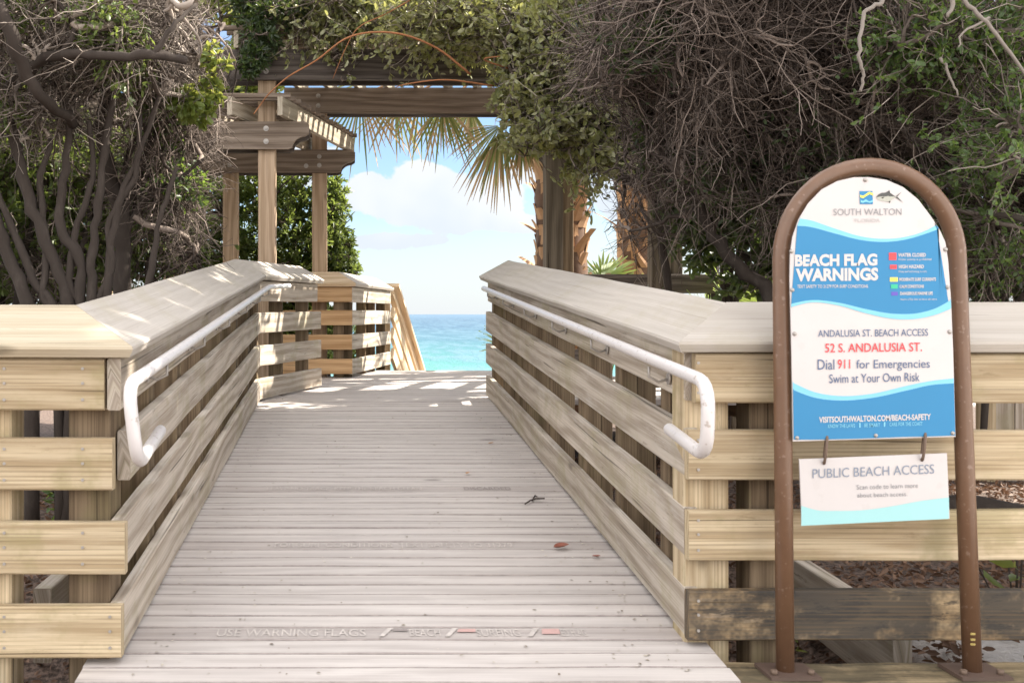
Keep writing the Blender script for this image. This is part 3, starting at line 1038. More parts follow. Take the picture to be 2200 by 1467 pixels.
for i in range(11):
    x0 = -0.93 + i * 0.285
    y0, y1 = 8.30, 10.12
    mb = MB()
    a = V((x0 + (y0 - 8.35) * 0.27, y0, 2.228))
    b = V((x0 + (y1 - 8.35) * 0.27, y1, 2.245))
    mb.board(a, b, V((0, 0, 1)), V((0.96, -0.27, 0)), 0.14, 0.04, nseg=3)
    mb.build('rafter', M['slat'], pg)
for i in range(11):
    yy = 8.31 + i * 0.135
    mb = MB()
    xo = (yy - 8.35) * 0.27
    mb.board(V((-1.06 + xo, yy, 2.319)), V((2.02 + xo, yy, 2.319)), V((0, 1, 0)), V((0, 0, 1)), 0.042, 0.038, nseg=3)
    mb.build('slat', M['beam2'], pg)

lw = thing('pergola', (-1.4, 9.2, -1.12), 'low pergola with scroll-cut beam ends over the left side path', 'pergola')
for p in ((-1.177, 9.93), (-1.75, 9.93), (-2.06, 8.45)):
    pg_post(lw, p[0], p[1], 1.56, M['pgpost'], 0.142)
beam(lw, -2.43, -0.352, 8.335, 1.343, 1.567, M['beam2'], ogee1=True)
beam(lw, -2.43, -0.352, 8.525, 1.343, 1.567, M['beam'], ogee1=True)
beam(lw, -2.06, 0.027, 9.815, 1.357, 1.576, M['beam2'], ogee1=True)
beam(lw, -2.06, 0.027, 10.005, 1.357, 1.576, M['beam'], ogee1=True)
bolts(lw, [(-0.702, 8.335, 1.405), (-0.702, 8.335, 1.51), (-0.317, 9.815, 1.426), (-0.317, 9.815, 1.51), (-0.443, 9.815, 1.42), (-1.177, 9.815, 1.426)])
for i in range(6):
    x0 = -0.575 - i * 0.40
    mb = MB()
    mb.board(V((x0, 8.13, 1.653)), V((x0 + 0.575, 10.08, 1.653)), V((0, 0, 1)), V((0.96, -0.28, 0)), 0.148, 0.042, nseg=3)
    mb.build('rafter', M['slat'], lw)
for i in range(16):
    yy = 8.20 + i * 0.122
    xo = (yy - 8.13) * 0.295
    mb = MB()
    mb.board(V((-2.75 + xo, yy, 1.748)), V((-0.515 + xo, yy, 1.748)), V((0, 1, 0)), V((0, 0, 1)), 0.038, 0.036, nseg=2)
    mb.build('slat', M['beam2'], lw)

rw = thing('pergola', (2.6, 9.2, -1.12), 'low pergola buried in branches over the right side path', 'pergola')
for p in ((2.52, 8.45), (3.115, 9.93), (3.48, 8.45)):
    pg_post(rw, p[0], p[1], 1.56, M['darkpost'])
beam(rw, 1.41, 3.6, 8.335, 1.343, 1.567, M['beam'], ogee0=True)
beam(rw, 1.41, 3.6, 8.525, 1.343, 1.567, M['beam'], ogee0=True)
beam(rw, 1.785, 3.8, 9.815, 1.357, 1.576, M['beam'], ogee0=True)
for i in range(5):
    x0 = 1.53 + i * 0.44
    mb = MB()
    mb.board(V((x0, 8.13, 1.653)), V((x0 + 0.575, 10.08, 1.653)), V((0, 0, 1)), V((0.96, -0.28, 0)), 0.148, 0.042)
    mb.build('rafter', M['beam2'], rw)

# ------------------------------------------------------------------ sign
YS = 2.79
sg = thing('sign', (1.42, YS, -0.985), 'arched beach flag warning sign in a brown tube hoop', 'sign')


def sp(off):
    y_ = YS - off
    return lambda px, py: V(((px - CX) * YS / F, y_, (CY - py) * YS / F))


P0 = sp(-0.012)
hoop = [P0(1687, 1446), P0(1683, 1000), P0(1679, 560)]
for i in range(1, 24):
    a = math.pi * (1 - i / 24)
    hoop.append(P0(1867.5 + 188.5 * math.cos(a), 557 - 199 * math.sin(a)))
hoop += [P0(2056, 560), P0(2073, 1000), P0(2089, 1440)]
# drop the arch very slightly back, as the hoop leans
hoop = [p * ((YS + 0.02 + 0.03 * (p.z + 0.985) / 1.4) / YS) for p in [V((p.x, YS, p.z)) for p in hoop]]
mb = MB()
mb.tube(hoop, 0.0240, 18)
mb.build('hoop', M['brown'], sg)
for q in (hoop[0], hoop[-1]):
    mb = MB()
    mb.box((q.x - 0.062, q.y - 0.06, -0.985), (q.x + 0.075, q.y + 0.06, -0.975))
    o = mb.build('base_plate', M['brownbase'], sg)
    mb = MB()
    for dx in (-0.045, 0.055):
        mb.tube([V((q.x + dx, q.y - 0.035, -0.975)), V((q.x + dx, q.y - 0.035, -0.962))], 0.009, 6)
    mb.build('anchor_bolt', M['rust'], sg)
mb = MB()
for yy_ in (1356, 1368, 1378):
    a_ = sp(0.0)(2076, yy_)
    mb.box((a_.x, YS - 0.021, a_.z - 0.003), (a_.x + 0.013, YS - 0.016, a_.z + 0.002))
mb.build('sticker', plain('faded_yellow', (0.36, 0.27, 0.08), 0.6), sg)

# panel outline in photo pixels
left_e = [(1704, 948), (1701, 760), (1697, 600), (1698, 545), (1703, 510), (1716, 472), (1737, 437), (1766, 407), (1800, 389), (1835, 381)]
right_e = [(1868, 381), (1905, 387), (1940, 402), (1972, 428), (1998, 462), (2018, 492), (2031, 520), (2037, 560), (2043, 640), (2048, 760), (2053, 938)]
outline = left_e + right_e


def edge_x(pyv, side):
    e = sorted(((p[1], p[0]) for p in (left_e if side == 0 else right_e)))
    return float(np.interp(pyv, [a for a, b in e], [b for a, b in e]))


mb = MB()
f0, f1 = sp(0.0), sp(-0.004)
r0 = [f0(*p) for p in outline]
r1 = [f1(*p) for p in outline]
mb.rings([r1, r0], [0, 0.004])
panel = mb.build('sign_panel', M['panel'], sg)


def band(name, top, bot, mat, off, xl=None, xr=None, parent=None, clip=True):
    """flat band between two curves given as (px,py) control points"""
    tx, ty = zip(*top)
    bx, by = zip(*bot)
    n = 40
    a, b = min(tx), max(tx)
    def cub(xs_, ys_, x_):
        # smooth interpolation
        xs_, ys_ = np.array(xs_), np.array(ys_)
        i = int(np.clip(np.searchsorted(xs_, x_) - 1, 0, len(xs_) - 2))
        t = (x_ - xs_[i]) / (xs_[i + 1] - xs_[i])
        m_ = np.gradient(ys_, xs_)
        h = xs_[i + 1] - xs_[i]
        return ((2 * t**3 - 3 * t**2 + 1) * ys_[i] + (t**3 - 2 * t**2 + t) * h * m_[i] + (-2 * t**3 + 3 * t**2) * ys_[i + 1] + (t**3 - t**2) * h * m_[i + 1])
    mb = MB()
    fn = sp(off)
    for i in range(n + 1):
        t = i / n
        x_ = a + t * (b - a)
        yt, yb = cub(tx, ty, x_), cub(bx, by, x_)
        if clip:
            xt = min(max(x_, edge_x(yt, 0) + 1), edge_x(yt, 1) - 1)
            xb = min(max(x_, edge_x(yb, 0) + 1), edge_x(yb, 1) - 1)
        else:
            xt = xb = x_
        mb.v.append(tuple(fn(xt, yt)))
        mb.v.append(tuple(fn(xb, yb)))
    for i in range(n):
        mb.face([2 * i, 2 * i + 1, 2 * i + 3, 2 * i + 2])
    return mb.build(name, mat, parent or panel)


W1 = [(1697, 468), (1735, 472), (1790, 490), (1850, 508), (1890, 513), (1940, 510), (1990, 495), (2037, 468)]
W1b = [(1697, 485), (1735, 487), (1790, 501), (1850, 516), (1890, 520), (1940, 516), (1990, 502), (2037, 484)]
W2b = [(1697, 653), (1740, 645), (1800, 650), (1860, 664), (1920, 674), (1975, 672), (2010, 662), (2050, 640)]
W2 = [(1697, 660), (1740, 650), (1800, 656), (1860, 673), (1920, 685), (1975, 684), (2010, 676), (2050, 660)]
W3 = [(1697, 819), (1750, 842), (1800, 850), (1870, 846), (1950, 828), (2000, 818), (2054, 812)]
W3b = [(1697, 835), (1750, 854), (1800, 860), (1870, 855), (1950, 838), (2000, 827), (2054, 823)]
band('wave_band', W1, W1b, M['slight'], 0.0010)
band('wave_band', W1b, W2b, M['sblue'], 0.0012)
band('wave_band', W2b, W2, M['slight'], 0.0014)
band('wave_band', W3, W3b, M['slight'], 0.0010)
band('wave_band', W3b, [(1697, 944), (1750, 944), (1800, 943), (1870, 941), (1950, 938), (2000, 937), (2054, 935)], M['sblue'], 0.0012)


def lines(name, mat, rows, off=0.0022, parent=None):
    for s_, x0, x1, yt, yb, bold, tilt in rows:
        mb = MB()
        put_text(mb, s_, x0, x1, yt, yb, sp(off), bold, tilt)
        mb.build(name, mat, parent or panel)


lines('lettering', M['panel'], [("BEACH FLAG", 1707, 1884, 547, 573, 0.045, 0.012), ("WARNINGS", 1709, 1886, 577, 605, 0.045, 0.012),
                                ("TEXT SAFETY TO 31279 FOR SURF CONDITIONS", 1712, 1864, 612, 619, 0.01, 0.004),
                                ("WATER CLOSED", 1929, 1988, 544, 552, 0.03, 0.004), ("Water activity is prohibited", 1929, 2000, 555, 561, 0.0, 0.004),
                                ("HIGH HAZARD", 1930, 1984, 569, 577, 0.03, 0.004), ("Heavy surf and strong current", 1930, 1990, 581, 587, 0.0, 0.004),
                                ("MODERATE SURF CURRENTS", 1931, 2010, 597, 604, 0.03, 0.008), ("CALM CONDITIONS", 1932, 1984, 612, 619, 0.03, 0.008),
                                ("DANGEROUS MARINE LIFE", 1933, 2003, 627, 634, 0.03, 0.008),
                                ("Absence of flags does not assure safe waters", 1933, 2012, 641, 646, 0.0, 0.006),
                                ("VISITSOUTHWALTON.COM/BEACH-SAFETY", 1759, 1999, 895, 908, 0.03, 0.028)])
lines('lettering', M['slight'], [("KNOW THE LAWS", 1778, 1836, 911, 919, 0.01, 0.02), ("|", 1845, 1848, 908, 918, 0.03, 0), ("BE SMART", 1856, 1890, 909, 917, 0.01, 0.02),
                                 ("|", 1898, 1901, 906, 916, 0.03, 0), ("CARE FOR THE COAST", 1910, 1981, 907, 915, 0.01, 0.02)])
lines('lettering', M['navy'], [("ANDALUSIA ST. BEACH ACCESS", 1757, 1993, 709, 724, 0.0, 0.012), ("Dial", 1756, 1792, 772, 794, 0.0, 0.01),
                               ("for Emergencies", 1839, 1997, 773, 797, 0.0, 0.01), ("Swim at Your Own Risk", 1781, 1975, 804, 823, 0.0, 0.022)])
lines('lettering', M['sred'], [("52 S. ANDALUSIA ST.", 1772, 1980, 738, 757, 0.008, 0.012), ("911", 1799, 1826, 772, 792, 0.006, 0.01)])
lines('lettering', M['sgrey'], [("SOUTH WALTON", 1790, 1936, 449, 463, -0.006, 0.006)])
lines('lettering', M['slgrey'], [("FLORIDA", 1836, 1890, 470, 478, 0.0, 0.006)])
for (x0, x1, y0, y1, mt) in ((1909, 1925, 543, 559, 'sred'), (1911, 1926, 569, 578, 'sred'), (1911, 1928, 596, 605, 'syel'), (1913, 1928, 611, 620, 'sgrn'), (1914, 1928, 627, 635, 'spur')):
    mb = MB()
    g_ = sp(0.0022)
    mb.flat([g_(x0, y1), g_(x1, y1), g_(x1, y0), g_(x0, y0)])
    mb.build('flag_symbol', M[mt], panel)
# logo tile
mb = MB()
g_ = sp(0.0014)
mb.flat([g_(1847, 439), g_(1875, 439), g_(1874, 411), g_(1846, 411)])
mb.build('logo_tile', M['sblue'], panel)
band('logo_wave', [(1847, 419), (1853, 421), (1860, 417), (1867, 413), (1875, 416)], [(1847, 424), (1853, 426), (1860, 422), (1867, 418), (1875, 421)], M['syel'], 0.0022, clip=False)
band('logo_wave', [(1848, 430), (1853, 432), (1859, 429), (1867, 433), (1875, 429)], [(1848, 435), (1853, 436), (1859, 434), (1867, 436), (1875, 434)], M['slight'], 0.0022, clip=False)
# fish emblem
g_ = sp(0.0014)
mb = MB()
up_ = [(1882, 424), (1887, 418), (1893, 415), (1902, 414), (1908, 411), (1911, 414), (1917, 418), (1924, 423)]
dn_ = [(1882, 425), (1887, 430), (1893, 432), (1902, 433), (1908, 434), (1911, 433), (1917, 428), (1924, 424)]
md_ = [(a[0], a[1] * 0.55 + b[1] * 0.45) for a, b in zip(up_, dn_)]
for i in range(7):
    mb.flat([g_(*md_[i]), g_(*md_[i + 1]), g_(*up_[i + 1]), g_(*up_[i])])
for t3 in (((1907, 413), (1912, 414), (1910, 408)), ((1908, 433), (1913, 432), (1911, 437)), ((1923, 423), (1927, 423), (1937, 412)), ((1923, 424.5), (1928, 423.5), (1940, 436)), ((1892, 425), (1900, 423), (1896, 427))):
    mb.flat([g_(*t3[0]), g_(*t3[1]), g_(*t3[2])])
mb.build('fish_emblem', M['fish_d'], panel)
mb = MB()
for i in range(7):
    mb.flat([g_(*dn_[i]), g_(*dn_[i + 1]), g_(*md_[i + 1]), g_(*md_[i])])
mb.build('fish_emblem', M['fish_l'], panel)
for (px, py) in ((1859, 387), (1700, 540), (1702, 623), (1707, 717), (2031, 536), (2035, 617), (2040, 713), (1712, 940), (1881, 935), (2046, 930)):
    mb = MB()
    a_ = sp(0.0)(px, py)
    mb.tube([a_, a_ + V((0, -0.004, 0)), a_ + V((0, -0.006, 0))], [0.006, 0.005, 0.002], 8)
    mb.build('rivet', M['galv'], panel)

# hanging panel
hg = thing('hanging_sign', (1.42, YS + 0.006, -0.5), 'small white public beach access panel hung by two hooks below the arched sign', 'sign')
outline = [(1720, 987), (2038, 974), (2044, 1115), (1726, 1130)]
mb = MB()
YH = -0.008
mb.rings([[sp(YH - 0.005)(*p) for p in reversed(outline)], [sp(YH)(*p) for p in reversed(outline)]], [0, 0.004])
pan2 = mb.build('sign_panel', M['panel'], hg)
band('wave_band', [(1724, 1087), (1760, 1097), (1800, 1098), (1850, 1097), (1920, 1088), (1980, 1077), (2042, 1069)],
     [(1726, 1130), (1760, 1128.4), (1800, 1126.5), (1850, 1124), (1920, 1120.8), (1980, 1118), (2044, 1115)], M['steal'], YH + 0.001, parent=pan2, clip=False)
M['sslate'] = plain('sign_slate', (0.20, 0.235, 0.30), 0.4, var=0.05)
lines('lettering', M['sslate'], [("PUBLIC BEACH ACCESS", 1748, 2010, 1008, 1028, -0.002, 0.04)], off=YH + 0.002, parent=pan2)
lines('lettering', M['sgrey'], [("Scan code to learn more", 1843, 1975, 1042, 1052, -0.004, 0.03), ("about beach access.", 1844, 1952, 1060, 1069, -0.004, 0.03)], off=YH + 0.002, parent=pan2)
for (px, py) in ((1775, 938), (1986, 931)):
    mb = MB()
    c_ = sp(0.0)(px, py + 28)
    loop = []
    for i in range(17):
        a = 2 * math.pi * i / 16
        loop.append(V((c_.x + 0.004 * math.cos(a) + 0.004 * math.sin(a), c_.y + 0.012 * math.cos(a) + 0.004, c_.z + 0.038 * math.sin(a))))
    mb.tube(loop, 0.0038, 8, caps=False)
    mb.build('hook', M['rust'], hg)

def smooth_log(P):
    P = [V(p) for p in P]
    out = []
    for i in range(len(P) - 1):
        out += [P[i], P[i].lerp(P[i + 1], 0.5) + V((0, 0.02, 0.015))]
    return out + [P[-1]]


# timber sill under the sign
mb = MB()
mb.board(V((1.04, 2.76, -1.06)), V((3.6, 2.76, -1.06)), V((0, 1, 0)), V((0, 0, 1)), 0.30, 0.15, nseg=16, ch=0.012, wob=0.0025)
tag(mb.build('sill_timber', M['sill'], None, loc=(1.04, 2.76, -1.06)), 'mossy dark timber sill under the feet of the sign', 'timber')
mb = MB()
mb.board(V((-3.6, 2.66, -1.085)), V((-0.76, 2.66, -1.085)), V((0, 1, 0)), V((0, 0, 1)), 0.24, 0.13, nseg=8, ch=0.012, wob=0.0025)
tag(mb.build('sill_timber', M['sill'], None, loc=(-0.8, 2.66, -1.08)), 'low timber edge in front of the left street-side fence', 'timber')
# edging boards beside the ramp
for (x_, y0, y1, z1, lb) in ((-1.0, 3.3, 7.0, -0.90, 'grey edging board on the litter left of the ramp'), (1.72, 3.2, 5.6, -0.99, 'grey edging board holding brown litter right of the ramp')):
    mb = MB()
    mb.board(V((x_, y0, z1 - 0.1)), V((x_ + 0.1, y1, z1 - 0.06)), V((0, 0, 1)), V((1, 0, 0)), 0.24, 0.06, nseg=5, wob=0.002)
    tag(mb.build('edging_board', M['rail'], None, loc=(x_, y0, z1)), lb, 'board')
# plank panel behind the right fence
pp = thing('plank_panel', (4.6, 7.0, -1.12), 'pale plank panel with a post behind the right-hand street fence', 'panel')
for i in range(7):
    mb = MB()
    mb.board(V((4.46 + i * 0.15, 7.02, -1.14)), V((4.46 + i * 0.15, 7.02, -0.28)), V((1, 0, 0)), V((0, 1, 0)), 0.145, 0.022)
    mb.build('plank', M['rail'], pp)
mb = MB()
mb.board(V((4.33, 7.0, -1.14)), V((4.33, 7.0, -0.26)), V((1, 0, 0)), V((0, 1, 0)), 0.09, 0.09)
mb.build('post', M['yellow'], pp)
mb = MB()
mb.tube(smooth_log([(2.6, 5.6, -1.08), (2.95, 5.2, -1.0), (3.3, 5.0, -1.02), (3.9, 4.9, -1.08)]), [0.05, 0.075, 0.085, 0.09, 0.085, 0.08, 0.07], 10)
tag(mb.build('log', M['bark'], None, loc=(3.2, 5.1, -1.1)), 'dark fallen log on the litter behind the right-hand street fence', 'log')


# ------------------------------------------------------------------ vegetation tools
def ell(px, py, Y, rx, rz, ry, n):
    """sample n points inside an ellipsoid given by its place, half-sizes in photo px (x,z) and metres (y)"""
    c_ = np.array(at(px, py, Y))
    s = Y / F
    d = rng.normal(size=(n, 3))
    d /= np.linalg.norm(d, axis=1)[:, None]
    r = rng.random(n) ** (1 / 2.4)
    return c_ + d * r[:, None] * np.array([rx * s, ry, rz * s])


def cloud(ells, n, keep=True):
    w = np.array([e[3] * e[4] * (e[6] if len(e) > 6 else 1.0) for e in ells], dtype=float)
    w /= w.sum()
    out = [ell(*e[:6], max(1, int(n * q))) for e, q in zip(ells, w)]
    P = np.concatenate(out)
    return P[clear(P)] if keep else P


def clear(P):
    """True where foliage may stand: keeps the walkway, the side paths and the shaft of sunlight open"""
    X, Y, Z = P[:, 0], P[:, 1], P[:, 2]
    walk = (X > -0.62 - 0.22 * rng.random(len(X))) & (X < 0.98) & (Y < 7.8) & (Z < 1.9)
    walk |= (X > -0.25) & (X < 1.30) & (Y >= 7.4) & (Y < 9.6) & (Z < 1.80)
    walk |= (X > -0.25) & (X < 1.52) & (Y < 9.6) & (Z < 1.12)
    walk |= (X > 0.06 + (Y - 10) * 0.05) & (X < 1.8) & (Y >= 9.6) & (Z < 2.5)
    walk |= (Y < 3.15) & (Z < 0.15)
    ray = (X > 0.9) & (np.abs(Y - (8.42 + 0.387 * (X - 0.4))) < 0.24) & (np.abs(Z - (-0.6 + 1.0 * (X - 0.4))) < 0.8)
    path = (X < -0.3) & (X > -2.2) & (Y > 8.1) & (Y < 9.7) & (Z < 1.25)
    low = (Z < ground_low) 
    return ~(walk | ray | path | low)


ground_low = -1.15


def nearest(nodes, T, noise=0.12):
    idx = np.empty(len(T), dtype=int)
    for i in range(0, len(T), 400):
        t = T[i:i + 400]
        d = np.linalg.norm(nodes[None] - t[:, None], axis=2)
        d *= 1 + noise * rng.random(d.shape)
        idx[i:i + 400] = d.argmin(1)
    return idx


def grow(nodes, T, S_, r0, r1, reach=9, curv=0.18, jit=0.06, droop=0.0):
    i = nearest(nodes, T)
    A_ = nodes[i]
    D = T - A_
    L = np.linalg.norm(D, axis=1)
    ok = L > 0.02
    A_, D, L = A_[ok], D[ok], L[ok]
    k_ = np.minimum(1, reach / L)
    D = D * k_[:, None]
    L = L * k_
    n = len(A_)
    t = np.linspace(0, 1, S_ + 1)
    side = rng.normal(size=(n, 3))
    side -= D * ((side * D).sum(1) / (L ** 2))[:, None]
    side /= np.linalg.norm(side, axis=1)[:, None] + 1e-9
    P = A_[:, None] + D[:, None] * t[None, :, None]
    P = P + side[:, None] * (np.sin(t * math.pi) * curv)[None, :, None] * L[:, None, None] * rng.normal(0, 1, (n, 1, 1))
    w = np.cumsum(rng.normal(0, jit, (n, S_ + 1, 3)), axis=1)
    w -= w[:, :1]
    P = P + w * L[:, None, None]
    P[:, :, 2] -= droop * L[:, None] * t[None] ** 2
    rr_ = r0 * (1 - t) + r1 * t
    Rr = rr_[None] * (0.7 + 0.6 * rng.random((n, 1)))
    return P, Rr


def branch(parents, n, lmin, lmax, S_, r0, r1, wander=0.7, curv=0.05, jit=0.035, up=0.0):
    """side twigs that leave their parent branch at an angle and carry on in its direction"""
    i = rng.integers(0, len(parents), n)
    j = rng.integers(1, parents.shape[1], n)
    A_ = parents[i, j]
    T = parents[i, j] - parents[i, j - 1]
    T /= np.linalg.norm(T, axis=1)[:, None] + 1e-9
    d = T + wander * rng.normal(size=(n, 3))
    d[:, 2] += up
    d /= np.linalg.norm(d, axis=1)[:, None] + 1e-9
    L = lmin + (lmax - lmin) * rng.random(n) ** 1.6
    t = np.linspace(0, 1, S_ + 1)
    P = A_[:, None] + d[:, None] * (L[:, None] * t[None])[:, :, None]
    side = np.cross(d, rng.normal(size=(n, 3)))
    side /= np.linalg.norm(side, axis=1)[:, None] + 1e-9
    P = P + side[:, None] * (t ** 2)[None, :, None] * (L * curv * 3 * rng.normal(size=n))[:, None, None]
    w = np.cumsum(rng.normal(0, jit, (n, S_ + 1, 3)), axis=1)
    w -= w[:, :1]
    P = P + w * L[:, None, None]
    Rr = (r0 * (1 - t) + r1 * t)[None] * (0.7 + 0.6 * rng.random((n, 1)))
    return P, Rr


def tubes(P, Rr, k=3):
    n, s, _ = P.shape
    T = np.gradient(P, axis=1)
    T /= np.linalg.norm(T, axis=2)[:, :, None] + 1e-9
    ref = np.tile(rng.normal(size=(n, 1, 3)), (1, s, 1))
    A_ = np.cross(T, ref)
    A_ /= np.linalg.norm(A_, axis=2)[:, :, None] + 1e-9
    B_ = np.cross(T, A_)
    ang = 2 * math.pi * np.arange(k) / k
    Vv = P[:, :, None] + Rr[:, :, None, None] * (A_[:, :, None] * np.cos(ang)[None, None, :, None] + B_[:, :, None] * np.sin(ang)[None, None, :, None])
    idx = np.arange(n * s * k).reshape(n, s, k)
    a = idx[:, :-1]
    b = idx[:, 1:]
    Q = np.stack([a, np.roll(a, -1, 2), np.roll(b, -1, 2), b], axis=-1).reshape(-1, 4)
    rnd = np.repeat(rng.random(n), s * k)
    return Vv.reshape(-1, 3), Q, rnd


def join(parts):
    Vs, Qs, Rs = [], [], []
    o = 0
    for a, b, c in parts:
        Vs.append(a)
        Qs.append(b + o)
        Rs.append(c)
        o += len(a)
    return np.concatenate(Vs), np.concatenate(Qs), np.concatenate(Rs)


def leaves(P, D, L, Wd, up=0.5, shape=(0.35, 0.75, 0.42)):
    """leaf blades at P pointing roughly along D"""
    n = len(P)
    D = D / (np.linalg.norm(D, axis=1)[:, None] + 1e-9)
    nrm = rng.normal(size=(n, 3))
    nrm[:, 2] += up
    nrm -= D * (nrm * D).sum(1)[:, None]
    nrm /= np.linalg.norm(nrm, axis=1)[:, None] + 1e-9
    sd_ = np.cross(D, nrm)
    L = (L * (0.65 + 0.7 * rng.random(n)))[:, None]
    Wv = Wd / 1.0 * (L / L.mean())
    f = 0.18 * L
    a, b, c_ = shape
    v0 = P
    r1 = P + D * L * a + sd_ * Wv * 0.5 + nrm * f * 0.5
    r2 = P + D * L * b + sd_ * Wv * c_ + nrm * f * 0.3
    tip = P + D * L - nrm * f * 0.4
    l2 = P + D * L * b - sd_ * Wv * c_ + nrm * f * 0.3
    l1 = P + D * L * a - sd_ * Wv * 0.5 + nrm * f * 0.5
    Vv = np.stack([v0, r1, r2, tip, l2, l1], axis=1).reshape(-1, 3)
    o = np.arange(n)[:, None] * 6
    Q = np.concatenate([o + np.array([0, 1, 2, 3]), o + np.array([3, 4, 5, 0])])
    return Vv, Q, np.repeat(rng.random(n), 6)


def spray_leaves(P, Rr_unused, per, L, Wd, up=0.5, spread=0.9, t0=0.25):
    """leaves set along twig polylines P (n,s,3)"""
    n, s, _ = P.shape
    t = t0 + (1 - t0) * rng.random((n, per))
    i = np.clip((t * (s - 1)).astype(int), 0, s - 2)
    fr_ = t * (s - 1) - i
    a = np.take_along_axis(P, i[:, :, None].repeat(3, 2), 1)
    b = np.take_along_axis(P, (i + 1)[:, :, None].repeat(3, 2), 1)
    pos = (a + (b - a) * fr_[:, :, None]).reshape(-1, 3)
    dr = (b - a).reshape(-1, 3)
    dr /= np.linalg.norm(dr, axis=1)[:, None] + 1e-9
    dr = dr + rng.normal(size=dr.shape) * spread
    return leaves(pos, dr, np.full(len(pos), L), Wd, up)


def stems_px(st, Y):
    out = []
    for pts, r0, r1 in st:
        P = [at(p[0], p[1], p[2] if len(p) > 2 else Y) for p in pts]
        out.append((P, r0, r1))
    return out


def smooth_path(P, n=4):
    """Catmull-Rom"""
    P = [V(p) for p in P]
    Q = [P[0] * 2 - P[1]] + P + [P[-1] * 2 - P[-2]]
    out = []
    for i in range(1, len(Q) - 2):
        for k_ in range(n):
            t = k_ / n
            out.append(0.5 * ((2 * Q[i]) + (Q[i + 1] - Q[i - 1]) * t + (2 * Q[i - 1] - 5 * Q[i] + 4 * Q[i + 1] - Q[i + 2]) * t * t
                              + (3 * Q[i] - Q[i - 1] - 3 * Q[i + 1] + Q[i + 2]) * t ** 3))
    out.append(P[-1])
    return out


def make_tree(name, loc, label, cat, stems, ells, n1, n2, n3, n4=0, bark='bark', twig='twig', leaf=None, per=0, LL=0.04, LW=0.018,
              leaf_ells=None, nleaf=0, reach3=0.45, reach4=0.22, tr=0.0035, group=None, up=0.6, curv=0.11, droop=0.05, leaf_frac=1.0, fine_leaf=True):
    root = thing(name, loc, label, cat, group)
    mb = MB()
    nodes = []
    for P, r0, r1 in stems:
        Q = smooth_path(P, 5)
        n = len(Q)
        Q = [q + V((random.gauss(0, 1), random.gauss(0, 1), random.gauss(0, 1))) * (0.10 * r0) for q in Q]
        mb.tube(Q, [(r0 + (r1 - r0) * i / (n - 1)) * 0.62 + random.uniform(-0.05, 0.08) * r0 for i in range(n)], 10)
        nodes += [np.array(q) for q in Q]
    mb.build('trunk', M[bark], root)
    nodes = np.array(nodes)
    hi = nodes[nodes[:, 2] > nodes[:, 2].min() + 0.9]
    if len(hi):
        nodes = hi
    parts = []
    P1, R1 = grow(nodes, cloud(ells, n1), 8, 0.016, 0.008, curv=0.16, jit=0.03)
    parts.append(tubes(P1, R1, 6))
    nd1 = np.concatenate([nodes, P1[:, 2:].reshape(-1, 3)])
    P2, R2 = grow(nd1, cloud(ells, n2), 6, 0.011, 0.005, reach=0.8, curv=0.2, jit=0.045, droop=droop)
    parts.append(tubes(P2, R2, 5))
    nd2 = np.concatenate([P1[:, 3:].reshape(-1, 3), P2[:, 1:].reshape(-1, 3)])
    P3, R3 = grow(nd2, cloud(ells, int(n3 * 0.5)), 6, tr * 1.7, tr * 0.8, reach=reach3, curv=curv, jit=0.035, droop=droop)
    P3b, R3b = branch(P2, int(n3 * 0.35), 0.15, 0.55, 6, tr * 1.7, tr * 0.7)
    P3, R3 = np.concatenate([P3, P3b]), np.concatenate([R3, R3b])
    k3 = clear(P3[:, -1]) & clear(P3[:, 3])
    P3, R3 = P3[k3], R3[k3]
    parts.append(tubes(P3, R3, 3))
    Pf = P3
    if n4:
        P4, R4 = branch(P3, int(n4 * 1.05), 0.05, reach4 * 1.15, 4, tr * 0.85, tr * 0.4)
        k4 = clear(P4[:, -1])
        P4, R4 = P4[k4], R4[k4]
        parts.append(tubes(P4, R4, 3))
        Pf = P4
    a, b, c_ = join(parts)
    array_mesh('branches', a, b, M[twig], root, c_, smooth=True)
    if leaf:
        lp = []
        if per:
            src = Pf if fine_leaf else P3
            if leaf_frac < 1:
                # leafy only inside some clumps
                cen = src[rng.integers(0, len(src), 14), -1]
                dmin = np.linalg.norm(src[:, -1][:, None] - cen[None], axis=2).min(1)
                src = src[dmin < np.quantile(dmin, leaf_frac)]
            lp.append(spray_leaves(src, None, per, LL, LW, up))
        if leaf_ells:
            C_ = cloud(leaf_ells, nleaf)
            lp.append(leaves(C_, rng.normal(size=C_.shape), np.full(len(C_), LL), LW, up))
        a, b, c_ = join(lp)
        array_mesh('foliage', a, b, M[leaf], root, c_)
    return root


